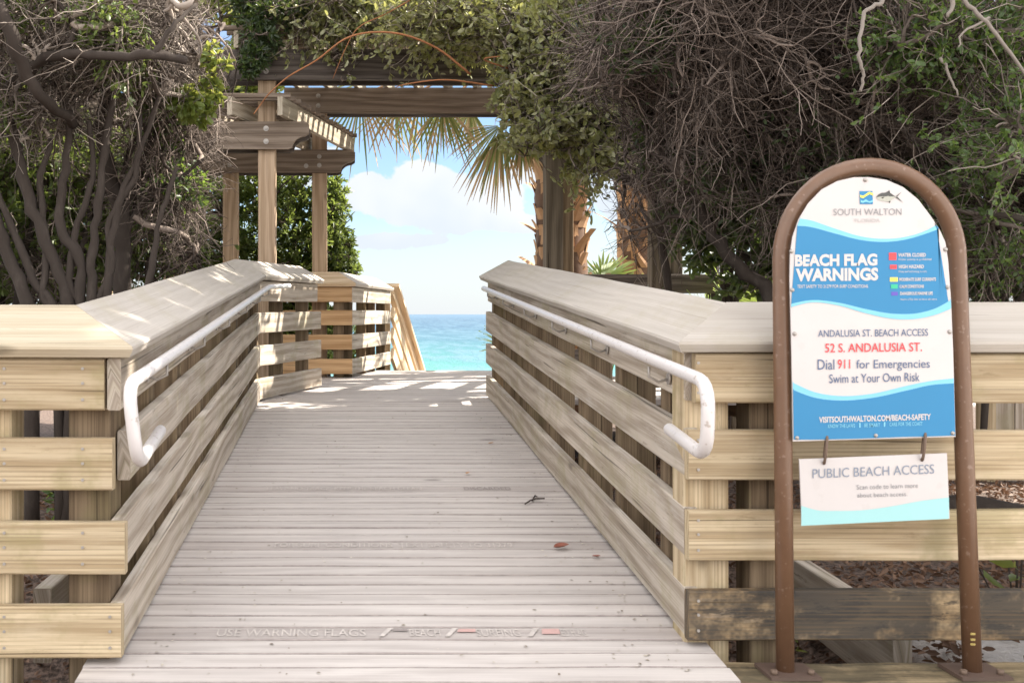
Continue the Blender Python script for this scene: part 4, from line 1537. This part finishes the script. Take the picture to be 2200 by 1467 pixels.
def make_bush(name, loc, label, cat, ells, n, leaf, LL, LW, stems=8, up=0.5, spray=10, group=None, twig='twigdark', trunk_r=0.03, via=None):
    """dense bush: stems, branches and sprays of leaves filling the ellipsoids"""
    root = thing(name, loc, label, cat, group)
    base = np.array(loc)
    mb = MB()
    top = cloud(ells, 60)
    nodes = []
    for i in range(stems):
        T = V(top[rng.integers(0, len(top))])
        b0 = V(base) + V((random.uniform(-0.15, 0.15), random.uniform(-0.15, 0.15), 0))
        mid = b0.lerp(T, 0.5) + V((random.gauss(0, 0.12), random.gauss(0, 0.12), 0.15))
        if via:
            b0, mid = V(base), V(via) + V((random.gauss(0, 0.06), random.gauss(0, 0.06), 0))
        Q = smooth_path([b0, mid, T], 5)
        mb.tube(Q, [trunk_r * (1 - 0.75 * j / (len(Q) - 1)) for j in range(len(Q))], 7)
        nodes += [np.array(q) for q in Q[3:]]
    mb.build('trunk', M['bark'], root)
    nodes = np.array(nodes)
    ns = max(40, n // spray)
    parts = []
    P2, R2 = grow(nodes, cloud(ells, max(60, ns // 12)), 6, 0.010, 0.004, curv=0.15, jit=0.03)
    parts.append(tubes(P2, R2, 4))
    P3, R3 = grow(P2[:, 1:].reshape(-1, 3), cloud(ells, ns), 4, 0.004, 0.0016, reach=0.42, curv=0.12, jit=0.04)
    k3 = clear(P3[:, -1])
    P3, R3 = P3[k3], R3[k3]
    parts.append(tubes(P3, R3, 3))
    a, b, c_ = join(parts)
    array_mesh('branches', a, b, M[twig], root, c_)
    a, b, c_ = spray_leaves(P3, None, spray, LL, LW, up, spread=0.8)
    array_mesh('foliage', a, b, M[leaf], root, c_)
    return root


# ------------------------------------------------------------------ left side trees
g = -1.12
S1 = stems_px([
    ([(70, 1180), (62, 700), (20, 560), (-20, 430), (-60, 250)], 0.062, 0.04),
    ([(140, 1180), (150, 700), (108, 540), (62, 430), (30, 300), (2, 205), (-10, 60)], 0.055, 0.035),
    ([(150, 1180), (168, 700), (172, 570), (128, 480), (135, 390), (150, 250), (90, 120)], 0.05, 0.025),
    ([(160, 1180), (195, 690), (196, 560), (212, 440), (228, 300), (250, 160)], 0.045, 0.025),
    ([(180, 1180), (228, 680), (236, 540), (262, 420), (300, 330), (345, 200)], 0.04, 0.018),
    ([(2, 205), (60, 150, 4.7), (130, 118, 4.5), (240, 122, 4.4), (330, 120, 4.4), (400, 132, 4.5)], 0.042, 0.028),
    ([(-40, -40, 4.4), (20, 60, 4.4), (55, 150, 4.5), (95, 215, 4.6), (160, 260, 4.9)], 0.055, 0.035),
    ([(330, 120, 4.4), (370, 60, 4.4), (420, 10, 4.5)], 0.022, 0.012),
    ([(130, 118, 4.5), (160, 60, 4.5), (120, 0, 4.5)], 0.022, 0.012),
    ([(130, 1180), (120, 700), (70, 600), (20, 480), (-30, 350)], 0.04, 0.025),
    ([(170, 1180), (180, 720), (150, 600), (168, 480), (200, 380), (190, 260)], 0.035, 0.02),
    ([(190, 1180), (205, 700), (240, 580), (235, 470), (290, 380), (300, 250)], 0.032, 0.018),
    ([(150, 1180), (140, 720), (95, 640), (100, 520), (85, 400), (110, 300)], 0.035, 0.02),
    ([(210, 1180), (300, 690), (330, 560), (345, 470), (380, 360)], 0.035, 0.015),
], 5.0)
make_tree('tree', (-1.4, 5.0, g), 'many-stemmed grey tree left of the ramp with a bare twig crown, nearest the left fence', 'tree', S1,
          [(140, 60, 5.0, 260, 130, 0.7), (330, 90, 5.0, 190, 110, 0.6, 1.3), (60, 230, 5.1, 120, 90, 0.5)], 40, 340, 2900, 6500, leaf='leafbush', per=4,
          LL=0.035, LW=0.016, leaf_frac=0.16, tr=0.0026)
S2 = stems_px([
    ([(262, 1060), (262, 640), (266, 500), (252, 420), (228, 340), (215, 260), (240, 150)], 0.085, 0.05),
    ([(262, 480), (285, 400), (325, 300), (345, 180)], 0.035, 0.018),
    ([(200, 440), (225, 412), (275, 396), (330, 372)], 0.03, 0.02),
    ([(262, 520), (310, 430), (380, 390), (440, 340)], 0.03, 0.012),
], 5.7)
make_tree('tree', (-1.28, 5.7, g), 'thick single trunk tree with drooping grey twigs reaching the low pergola', 'tree', S2,
          [(370, 110, 5.7, 130, 120, 0.5, 1.3), (395, 270, 6.0, 95, 85, 0.5, 1.2), (350, 400, 6.0, 90, 100, 0.5, 0.8), (380, 520, 6.1, 60, 60, 0.4, 0.3)],
          40, 340, 3100, 8000, twig='twigdark', leaf='leafyaupon', per=4, LL=0.035, LW=0.016, leaf_frac=0.16, tr=0.0023)
S3 = stems_px([
    ([(345, 1000), (335, 660), (320, 560), (350, 430), (330, 300)], 0.05, 0.025),
    ([(130, 1000), (140, 640), (180, 530), (195, 440), (200, 330)], 0.05, 0.03),
    ([(20, 1000), (40, 620), (60, 520), (100, 380), (120, 260)], 0.05, 0.03),
], 6.4)
make_tree('tree', (-1.6, 6.4, g), 'slender dark stems leaning behind the thick trunk left of the ramp', 'tree', S3,
          [(120, 330, 6.6, 220, 150, 0.5), (330, 480, 6.6, 120, 130, 0.5), (100, 560, 6.6, 160, 90, 0.5)], 30, 250, 1800, 3500, leaf='leafbush', per=5, twig='twigdark',
          LL=0.045, LW=0.020, leaf_frac=0.7, tr=0.003)
make_bush('shrub', (-1.45, 5.9, g), 'yellow-green leafy shrub glowing among the bare twigs left of the pergola', 'shrub',
          [(468, 140, 5.25, 34, 60, 0.10), (455, 200, 5.3, 40, 40, 0.10), (415, 228, 5.2, 50, 42, 0.12), (495, 100, 5.5, 18, 40, 0.1)], 4200, 'leafbright', 0.045, 0.021, stems=4, trunk_r=0.014, via=(-1.3, 5.75, 0.75))
make_bush('hedge', (-3.2, 8.8, g), 'tall leafy hedge closing the view behind the left-hand tree stems', 'hedge',
          [(20, 300, 8.6, 170, 190, 0.6), (150, 560, 8.4, 190, 150, 0.6), (330, 560, 8.3, 110, 120, 0.3), (200, 120, 8.8, 240, 200, 0.6), (150, 300, 8.9, 140, 130, 0.4, 1.3), (-150, 200, 8.6, 200, 400, 0.7), (-100, 500, 7.5, 200, 200, 0.5)],
          48000, 'leafbush', 0.075, 0.036, stems=22, spray=12)
make_bush('shrub', (-2.7, 6.2, g), 'green shrub at the far left edge behind the street fence', 'shrub',
          [(-40, 420, 6.3, 120, 260, 0.5), (-150, 150, 6.0, 160, 260, 0.6)], 9000, 'leafbush', 0.05, 0.024, stems=10)
make_bush('shrub', (-3.0, 7.6, g), 'shrub with a backlit yellow-green put into its leaf colour, seen between the leftmost grey stems', 'shrub',
          [(30, 270, 7.4, 70, 110, 0.4), (110, 430, 7.6, 60, 70, 0.3)], 6000, 'leafbright', 0.055, 0.026, stems=7)  # brighter leaf colour stands in for sunlight through the hedge
# bush behind the pergola posts
make_bush('shrub', (-0.9, 10.9, g), 'dark green rounded bush behind the pergola posts at the sea side', 'shrub',
          [(600, 540, 10.7, 160, 160, 0.45, 1.3), (695, 520, 10.8, 75, 120, 0.35, 1.2), (722, 430, 10.9, 35, 50, 0.2), (730, 560, 10.8, 45, 60, 0.2, 1.2), (440, 540, 10.6, 120, 180, 0.5), (560, 400, 10.8, 170, 70, 0.3), (700, 385, 10.9, 30, 40, 0.2),
           (600, 700, 10.7, 150, 90, 0.4), (760, 590, 10.9, 22, 22, 0.15)], 36000, 'leafbush', 0.06, 0.02, stems=16, spray=12)
make_bush('shrub', (0.1, 12.2, -1.6), 'low green scrub showing under the far railing boards', 'shrub',
          [(740, 760, 12.2, 90, 40, 0.4), (720, 700, 12.4, 60, 50, 0.3)], 3500, 'leafbush', 0.05, 0.018, stems=6)

# ------------------------------------------------------------------ shrub over the pergola
SR = stems_px([
    ([(1450, 1000, 7.6), (1435, 640, 7.5), (1400, 420, 7.4), (1290, 260, 7.3), (1120, 120, 7.6)], 0.05, 0.025),
    ([(1400, 420, 7.4), (1250, 330, 7.2), (1120, 250, 7.2)], 0.03, 0.012),
    ([(1290, 260, 7.3), (1050, 60, 7.8), (850, 0, 8.2), (650, -20, 8.5)], 0.03, 0.012),
], 7.3)
sv = make_tree('shrub', (1.9, 7.3, g), 'silvery-leaved overgrown shrub sprawling over the tall pergola with long red shoots', 'shrub', SR,
               [(1120, 130, 7.3, 120, 130, 0.5, 1.5), (1010, 45, 7.5, 190, 75, 0.5, 1.3), (1165, 280, 7.2, 85, 120, 0.4, 1.4), (800, 20, 8.2, 200, 50, 0.4, 1.6),
                (640, 5, 8.7, 120, 40, 0.4), (960, 60, 8.0, 110, 45, 0.2), (1240, 120, 7.2, 120, 150, 0.4), (1260, 330, 7.2, 70, 90, 0.4, 0.7)],
               40, 420, 3600, 6200, leaf='leafsilver', per=6, LL=0.050, LW=0.024, tr=0.003, reach3=0.6, reach4=0.32, up=0.35, bark='bark', twig='twig')
mb = MB()
for pts, r in (([(1010, 160, 7.2), (990, 143, 7.15), (940, 105, 7.1), (870, 76, 7.0), (800, 70, 7.0), (740, 85, 7.0), (680, 130, 7.05), (620, 165, 7.1), (580, 200, 7.15), (560, 225, 7.2), (545, 246, 7.2)], 0.0085),
               ([(1100, 150, 7.1), (1040, 128, 7.0), (1090, 120, 7.0), (1150, 108, 7.1)], 0.006),
               ([(1060, 185, 7.2), (960, 172, 7.1), (880, 180, 7.1), (850, 188, 7.1)], 0.007),
               ([(900, -10, 7.2), (830, 30, 7.1), (770, 60, 7.1), (740, 110, 7.1), (715, 170, 7.15)], 0.005)):
    Q = smooth_path([at(*p) for p in pts], 5)
    mb = MB()
    mb.tube(Q, [r * (1 - 0.6 * i / len(Q)) for i in range(len(Q))], 6)
    mb.build('shoot', M['shoot'], sv)
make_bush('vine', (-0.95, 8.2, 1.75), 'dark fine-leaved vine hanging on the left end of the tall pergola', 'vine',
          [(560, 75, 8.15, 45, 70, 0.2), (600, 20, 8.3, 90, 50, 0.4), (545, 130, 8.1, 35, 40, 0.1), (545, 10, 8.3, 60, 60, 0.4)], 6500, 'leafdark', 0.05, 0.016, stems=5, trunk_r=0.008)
make_bush('vine', (-0.1, 8.25, 2.2), 'loose leafy vine sprig dangling across the front pergola beam', 'vine',
          [(720, 120, 8.2, 28, 35, 0.08), (740, 165, 8.2, 16, 14, 0.05)], 260, 'leafsilver', 0.04, 0.02, stems=3, trunk_r=0.004)
make_bush('vine', (3.0, 8.2, g), 'matted vine added over the low pergola right of the walkway to shade the landing', 'vine',
          [(1290, 200, 8.9, 150, 60, 0.9), (1400, 150, 9.2, 170, 90, 0.9), (1560, 60, 8.8, 160, 140, 0.8), (1300, 120, 9.6, 120, 90, 0.5)], 16000, 'leafdark', 0.08, 0.04, stems=8, trunk_r=0.02, via=(3.1, 8.4, 1.4))  # added foliage that cuts the sun reaching the landing
make_bush('tree', (-1.7, 10.3, g), 'bright leafy treetop filling the sky over the left half of the tall pergola', 'tree',
          [(650, 0, 10.9, 260, 70, 0.5, 1.5), (830, -10, 10.9, 200, 70, 0.5, 1.5), (560, 110, 10.4, 70, 110, 0.4), (480, 170, 10.2, 60, 70, 0.3), (520, 215, 10.2, 60, 30, 0.3)], 20000, 'leafbright', 0.075, 0.036, stems=8, trunk_r=0.05,
          via=(-1.5, 10.3, 1.9))
make_bush('tree', (3.7, 10.6, g), 'bright leafy treetop above the palm at the right end of the tall pergola', 'tree',
          [(1000, -20, 10.9, 200, 75, 0.5, 1.3), (1280, 40, 10.4, 150, 150, 0.5)], 9000, 'leafbright', 0.075, 0.036, stems=6, trunk_r=0.05,
          via=(3.6, 10.6, 2.4))

# ------------------------------------------------------------------ right side trees
T1 = stems_px([
    ([(1720, 1000), (1655, 650), (1590, 580), (1535, 510), (1490, 400), (1470, 250), (1480, 80)], 0.07, 0.035),
    ([(1490, 400), (1540, 330), (1600, 330), (1560, 250), (1580, 120)], 0.035, 0.02),
    ([(1485, 330), (1420, 260), (1350, 200), (1290, 150)], 0.03, 0.012),
], 5.6)
make_tree('tree', (2.3, 5.6, g), 'leaning-trunk thicket of dense bare brown twigs right of the walkway', 'tree', T1,
          [(1420, 150, 5.3, 200, 220, 0.7, 1.4), (1600, 90, 5.0, 210, 170, 0.7, 1.3), (1560, 300, 5.4, 220, 150, 0.6), (1340, 330, 5.9, 120, 110, 0.4, 0.9), (1380, 470, 6.2, 90, 80, 0.4, 0.5),
           (1700, -120, 4.6, 350, 140, 0.8, 0.8)],
          60, 600, 6000, 15000, reach4=0.30, twig='twigdark', leaf='leafdark', per=2, LL=0.04, LW=0.018, leaf_frac=0.12, tr=0.0024, droop=0.08)
T2 = stems_px([
    ([(1960, 1000), (1930, 520), (1925, 350), (1930, 270), (1960, 180), (2010, 80), (2060, -20)], 0.085, 0.05),
    ([(1925, 340), (1880, 335), (1850, 330)], 0.05, 0.04),
    ([(1935, 260), (1860, 150), (1780, 60)], 0.035, 0.02),
    ([(2110, 1000), (2130, 600), (2150, 430), (2120, 250), (2140, 60)], 0.03, 0.015),
], 5.4)
make_tree('tree', (2.9, 5.4, g), 'curved thick trunk behind the arched sign under hanging dead twigs', 'tree', T2,
          [(1830, 140, 4.9, 170, 190, 0.7, 1.3), (1720, 330, 5.3, 120, 170, 0.5), (1960, 230, 5.2, 170, 180, 0.6), (2120, 150, 5.0, 140, 200, 0.6), (1800, 470, 5.6, 150, 120, 0.4, 0.8), (2150, 450, 5.2, 90, 160, 0.5)],
          60, 600, 5000, 12000, reach4=0.30, twig='twigdark', leaf='leafdark', per=2, LL=0.035, LW=0.016, leaf_frac=0.18, tr=0.0024, droop=0.1)
T3 = stems_px([
    ([(2330, 1100), (2300, 500), (2260, 250), (2200, 120), (2130, 60), (2060, 0)], 0.05, 0.012),
    ([(2260, 250), (2160, 130), (2040, 90), (1930, 75)], 0.02, 0.008),
    ([(2290, 420), (2220, 330), (2170, 290)], 0.02, 0.008),
    ([(2300, 520), (2240, 360), (2120, 240), (2060, 110), (2050, 40)], 0.010, 0.006),
], 4.2)
t3 = make_tree('shrub', (3.0, 4.2, g), 'holly shrub with small dark green leaves hanging beside the sign at the right edge', 'shrub', T3,
               [(1990, 85, 4.2, 110, 55, 0.25, 1.2), (2090, 100, 4.2, 80, 40, 0.25), (2165, 70, 4.2, 60, 70, 0.3), (2185, 260, 4.0, 40, 50, 0.2, 1.4), (2170, 330, 4.0, 40, 25, 0.2), (2100, 360, 4.6, 60, 40, 0.3, 0.6),
                (2060, 420, 4.8, 60, 60, 0.3, 0.6), (2150, 520, 4.8, 60, 70, 0.3, 0.5), (2060, 130, 4.3, 70, 40, 0.2)],
               16, 110, 700, 1100, leaf='leafyaupon', per=8, LL=0.026, LW=0.014, tr=0.0024, twig='twig')
mb = MB()
for pts, r in (([(1915, -40, 3.7), (1895, 5, 3.7), (1860, 22, 3.7), (1850, 70, 3.7), (1846, 130, 3.7), (1856, 165, 3.72), (1848, 198, 3.74)], 0.0085),
               ([(2050, -30, 3.8), (2090, 20, 3.8), (2130, 60, 3.8), (2200, 160, 3.85), (2260, 250, 3.9)], 0.009),
               ([(2040, -20, 3.8), (2045, 10, 3.8), (2038, 36, 3.8)], 0.010),
               ([(2125, 40, 3.8), (2070, 70, 3.8), (2060, 100, 3.8)], 0.005),
               ([(2022, 125, 4.0), (2040, 165, 4.0), (2056, 204, 4.0)], 0.006)):
    Q = smooth_path([at(*p) for p in pts], 5)
    Q = [q + V((random.gauss(0, 0.003), 0, random.gauss(0, 0.003))) for q in Q]
    mb = MB()
    mb.tube(Q, [r * (1 - 0.45 * i / len(Q)) for i in range(len(Q))], 7)
    mb.build('bare_branch', M['palebark'], t3)
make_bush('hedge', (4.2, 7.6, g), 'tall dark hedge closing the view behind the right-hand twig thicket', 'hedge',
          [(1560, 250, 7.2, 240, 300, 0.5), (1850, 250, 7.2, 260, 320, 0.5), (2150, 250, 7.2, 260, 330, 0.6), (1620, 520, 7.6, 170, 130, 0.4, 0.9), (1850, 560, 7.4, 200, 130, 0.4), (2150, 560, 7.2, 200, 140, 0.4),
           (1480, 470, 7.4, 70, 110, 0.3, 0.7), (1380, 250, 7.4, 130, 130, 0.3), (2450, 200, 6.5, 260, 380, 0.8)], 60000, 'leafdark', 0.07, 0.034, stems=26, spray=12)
make_bush('tree', (4.6, 5.4, g), 'added broad evergreen, out of view beyond the right edge of the street fence, shading the ramp', 'tree',
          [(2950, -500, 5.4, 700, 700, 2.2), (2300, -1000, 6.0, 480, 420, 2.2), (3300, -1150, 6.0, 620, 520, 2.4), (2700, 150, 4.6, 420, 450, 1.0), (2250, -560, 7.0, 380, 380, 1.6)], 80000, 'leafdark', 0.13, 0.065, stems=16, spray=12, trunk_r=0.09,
          via=(4.6, 5.6, 0.6))  # added unseen tree, crowns placed to keep sun off the ramp


# ------------------------------------------------------------------ palms
def fan(hub, axis, nrm, L, nseg=34, spread=2.2, W_=0.03, droop=0.25, fid=0):
    hub, axis, nrm = V(hub), V(axis).normalized(), V(nrm)
    nrm = (nrm - axis * nrm.dot(axis)).normalized()
    sd_ = axis.cross(nrm)
    Vs, Qs, Rs = [], [], []
    for i in range(nseg):
        a = (i / (nseg - 1) - 0.5) * 2 * spread / 2 * 1.0
        a += random.gauss(0, 0.02)
        d = axis * math.cos(a) + sd_ * math.sin(a)
        l = L * (0.82 + 0.18 * math.cos(a)) * random.uniform(0.72, 1.1)
        w = d.cross(nrm).normalized()
        b = len(Vs)
        dl = nrm * random.gauss(0, 0.06)
        for k_, (t, ww) in enumerate(((0.05, 0.3), (0.35, 0.85), (0.65, 1.0), (0.85, 0.55), (1.0, 0.06))):
            p = hub + (d + dl * t) * l * t + V((0, 0, -1)) * droop * l * t ** 2.4
            Vs += [p - w * W_ * 0.5 * ww + nrm * 0.006, p + w * W_ * 0.5 * ww - nrm * 0.004]
            Rs += [fid * 97 + i * 1.0 + min(t, 0.98)] * 2
        for k_ in range(4):
            Qs.append([b + 2 * k_, b + 2 * k_ + 1, b + 2 * k_ + 3, b + 2 * k_ + 2])
    return np.array([tuple(p) for p in Vs]), np.array(Qs), np.array(Rs)


def palm(loc, top, r, label, fans, boots=90, zlo=-0.2):
    root = thing('palm_tree', loc, label, 'palm tree', 'palms beyond the pergola')
    b0, t0 = V(loc), V(top)
    mb = MB()
    n = 14
    mb.tube([b0.lerp(t0, i / n) for i in range(n + 1)], [r * 0.86 * (1 + 0.06 * math.sin(i * 2.3)) for i in range(n + 1)], 14)
    mb.build('trunk', M['palmcore'], root)
    bm_ = MB()
    for i in range(boots):
        h = i / boots
        p = b0.lerp(t0, 0.12 + 0.88 * h)
        a = i * 2.39996 + random.gauss(0, 0.15)
        o = V((math.cos(a), math.sin(a), 0))
        s = V((-o.y, o.x, 0))
        L = random.uniform(0.11, 0.19)
        wd = random.uniform(0.10, 0.17)
        tilt = random.uniform(0.02, 0.34)
        if i % 17 == 5:
            L, tilt = L * 1.4, 0.9
        c0 = p + o * r * 0.80
        sk = s * random.gauss(0, 0.35)
        rings = []
        for q, ww in ((0, 1.2), (0.35, 1.0), (0.7, 0.8), (1.0, 0.62)):
            d = (o * (tilt * q * (1 + 0.5 * q)) + V((0, 0, 1)) * q * 0.9 + sk * q) * L
            w2 = wd * ww * 0.5
            th = 0.014 * (1.2 - q * 0.6)
            cc = c0 + d
            rings.append([cc - s * w2 - o * th * 0.2, cc + o * th, cc + s * w2 - o * th * 0.2, cc - o * th])
        bm_.rings(rings, [0, 0.1, 0.2, 0.3])
    bm_.build('leaf_boots', M['boot'], root)
    for i, fa in enumerate(fans):
        hub, axis, nrm, L, kw = fa
        vs, qs, rs = fan(hub, axis, nrm, L, fid=i + random.randint(0, 50), **kw)
        fo = array_mesh('frond', vs, qs, M['palm'], root, rs)
        mb = MB()
        mid = (t0 + V(hub)) / 2 + V((0, 0, 0.25))
        mb.tube(smooth_path([t0, mid, V(hub)], 5), 0.012, 6)
        mb.build('petiole', M['boot'], fo)
    return root


crown = V((2.15, 10.6, 2.5))
fans = []
for hub, ax, L, kw in ((at(775, 205, 10.2), (-0.15, 0, -1), 0.66, dict(spread=2.1, nseg=19)), (at(850, 215, 10.3), (-0.1, 0, -1), 0.50, dict(spread=2.0, nseg=19)), (at(905, 195, 10.2), (0.0, 0, -1), 0.60, dict(spread=1.9, nseg=19)),
                       (at(950, 225, 10.1), (0.05, 0, -1), 0.54, dict(spread=1.7, nseg=19)), (at(1075, 270, 10.2), (-0.55, 0, -0.8), 0.64, dict(spread=2.0, nseg=25)), (at(1075, 285, 10.2), (-0.2, 0, -1), 0.62, dict(spread=1.2, nseg=22)),
                       (at(1120, 290, 10.0), (0.1, 0, -1), 0.38, dict(spread=1.6)), (at(1010, 235, 10.3), (-0.3, 0, -1), 0.40, dict(spread=2.0, nseg=22)),
                       (at(820, 170, 10.4), (-0.5, 0, 0.6), 0.7, {}), (at(1150, 120, 10.8), (0.1, -0.3, 1), 0.9, {}), (at(950, 120, 10.6), (-0.6, 0, 0.5), 0.9, {}), (at(1350, 180, 10.8), (0.9, 0, 0.3), 0.9, {}),
                       (at(1400, 250, 10.6), (0.8, 0.1, -0.4), 0.8, {}), (at(1250, 90, 11.4), (0.3, 0.6, 0.6), 0.9, {})):
    fans.append((hub, ax, (0.15 + random.gauss(0, 0.15), -1, 0.25), L, dict(W_=0.019, droop=0.22, **kw)))
palm((2.17, 10.6, g), crown, 0.30, 'shaggy palm trunk with drooping browned fronds just right of the sea view', fans, boots=260)
fans2 = []
for i in range(7):
    a = i * 0.9
    fans2.append((V((3.42 + 0.7 * math.cos(a), 12.3 + 0.6 * math.sin(a), 2.3 + 0.4 * math.sin(i))), (math.cos(a), math.sin(a), 0.1), (0, 0, 1), 0.8, dict(W_=0.03, droop=0.35)))
palm((3.36, 12.2, g), (3.40, 12.2, 2.2), 0.26, 'second palm trunk half hidden between the dark right pergola posts', fans2, boots=150)


def palmetto(loc, label, n, L, seed, hmax=0.9):
    random.seed(seed)
    root = thing('palmetto', loc, label, 'palmetto', 'palmettos behind the right railing')
    for i in range(n):
        a = 2 * math.pi * i / n + random.gauss(0, 0.3)
        h = random.uniform(0.55, 1.0) * hmax
        hub = V(loc) + V((math.cos(a) * 0.3, math.sin(a) * 0.3, h))
        vs, qs, rs = fan(hub, (math.cos(a) * 0.7, math.sin(a) * 0.7, 0.8), (-math.cos(a), -1.2, 0.9), L, nseg=26, spread=2.6, W_=0.028, droop=0.12, fid=i)
        fo = array_mesh('frond', vs, qs, M['palmgreen'], root, np.modf(rs)[0])
        mb = MB()
        mb.tube(smooth_path([V(loc), V(loc).lerp(hub, 0.6) + V((0, 0, 0.1)), hub], 4), 0.007, 5)
        mb.build('petiole', M['palmgreen'], fo)


palmetto((2.75, 11.3, g), 'bright green palmetto fan beside the sunlit palm trunk', 8, 0.55, 3, 1.5)
palmetto((3.75, 9.9, g), 'palmetto clump in half shade under the right-hand thicket', 9, 0.55, 5, 1.2)
palmetto((4.6, 10.2, g), 'low palmetto glowing behind the leaning trunk at right', 9, 0.55, 8, 1.1)
palmetto((2.0, 11.4, g), 'palmetto blades poking up behind the right railing cap end', 4, 0.45, 9, 1.3)

# ------------------------------------------------------------------ litter, fallen leaves, weeds
random.seed(21)
Pl = np.concatenate([np.stack([rng.uniform(1.12, 4.5, 15000), 3.1 + 4.9 * rng.random(15000) ** 1.5, np.zeros(15000)], 1),
                     np.stack([rng.uniform(-3.6, -0.85, 9000), 3.05 + 4.9 * rng.random(9000) ** 1.5, np.zeros(9000)], 1)])
sandy = (Pl[:, 0] > 1.95) & (Pl[:, 1] < 3.75) & (rng.random(len(Pl)) < 0.9)
Pl = Pl[~sandy]
for i in range(len(Pl)):
    Pl[i, 2] = ground_z(Pl[i, 0], Pl[i, 1]) + 0.006 + 0.025 * random.random()
Dl = rng.normal(size=Pl.shape)
Dl[:, 2] *= 0.4
a, b, c_ = leaves(Pl, Dl, np.full(len(Pl), 0.038), 0.015, up=0.9)
lit = array_mesh('leaf_litter', a, b, M['deadleaf'], None, c_)
lit['kind'] = 'stuff'


def fallen(px, py, L, Wd, rot, label, mat=M['redleaf']):
    p = deck_pt(px, py, 0.006)
    mb = MB()
    n = 8
    ca, sa = math.cos(rot), math.sin(rot)
    rows = []
    for i in range(n + 1):
        t = i / n
        w = Wd * math.sin(math.pi * min(1, t * 1.02)) ** 0.7 * 0.5
        x_ = (t - 0.5) * L
        zc = 0.004 + 0.35 * L * (t - 0.35) ** 2
        row = []
        for s_, zz in ((-1, 0.5), (0, 0.0), (1, 0.75)):
            lx, ly = x_, s_ * w
            row.append(V((p.x + lx * ca - ly * sa, p.y + lx * sa + ly * ca, p.z + zc + zz * w)))
        rows.append(row)
    mb.rings(rows, [i * 0.01 for i in range(n + 1)], close=False, caps=False, smooth=True)
    o = mb.build('fallen_leaf', mat, None, loc=p)
    return tag(o, label, 'leaf', 'fallen leaves on the boardwalk')


fallen(1206, 1181, 0.066, 0.036, 0.3, 'curled red-brown leaf near the right ramp edge, the largest on the planks')
fallen(1281, 1201, 0.034, 0.014, -0.4, 'small orange-brown leaf close to the right bottom rail')
fallen(1005, 1021, 0.035, 0.016, 0.8, 'tiny dry leaf far up the planks right of centre', M['boot'])
fallen(1055, 956, 0.035, 0.016, 0.2, 'pale dry leaf beside the right rail, farthest up the ramp', M['boot'])
mb = MB()
for pts in ([(1128, 1086), (1140, 1080), (1152, 1078), (1170, 1080)], [(1143, 1079), (1150, 1070), (1153, 1074)]):
    mb.tube([deck_pt(x_, y_, 0.008 + 0.004 * i) for i, (x_, y_) in enumerate(pts)], 0.0035, 5)
tag(mb.build('twig', M['twigdark'], None, loc=deck_pt(1150, 1080)), 'forked brown twig lying on the planks above the red leaf', 'twig')


Pd, Dd = [], []
for i in range(420):
    yy = 2.75 + 4.6 * random.random() ** 1.3
    side_ = random.random()
    xx = random.uniform(-0.6, 0.93) if side_ < 0.55 else (0.93 - abs(random.gauss(0, 0.10)) if side_ < 0.85 else -0.6 + abs(random.gauss(0, 0.07)))
    Pd.append((xx, yy, dz(yy) + 0.003))
    Dd.append((random.gauss(0, 1), random.gauss(0, 1), 0.05))
a, b, c_ = leaves(np.array(Pd), np.array(Dd), np.full(len(Pd), 0.011), 0.006, up=6)
deb = array_mesh('leaf_debris', a, b, leafmat('debris', (0.10, 0.06, 0.04), (0.72, 0.66, 0.58), tf=0.05, rough=0.9), None, c_)
deb['kind'] = 'stuff'


def weed(loc, label, n, L, mat, h=0.2):
    root = thing('weed', loc, label, 'weed')
    P = np.array([np.array(loc) + np.array([rng.normal(0, 0.05), rng.normal(0, 0.05), h * rng.random()]) for _ in range(n)])
    D = rng.normal(size=P.shape)
    D[:, 2] = np.abs(D[:, 2]) * 0.6
    a, b, c_ = leaves(P, D, np.full(n, L), L * 0.45)
    array_mesh('foliage', a, b, M[mat], root, c_)
    mb = MB()
    for i in range(5):
        mb.tube([V(loc), V(loc) + V((random.gauss(0, 0.05), random.gauss(0, 0.05), h))], 0.003, 5)
    mb.build('stem', M['twigdark'], root)


weed((-1.55, 5.4, -1.1), 'small green weed in the litter behind the left street fence', 60, 0.06, 'leafyaupon', 0.4)
weed((2.24, 3.45, -1.1), 'broad-leaved green weed on sand behind the right street fence', 7, 0.09, 'leafbright', 0.30)
weed((1.45, 3.4, -1.1), 'tiny green sprig beside the edging board right of the ramp', 14, 0.04, 'leafbright', 0.1)
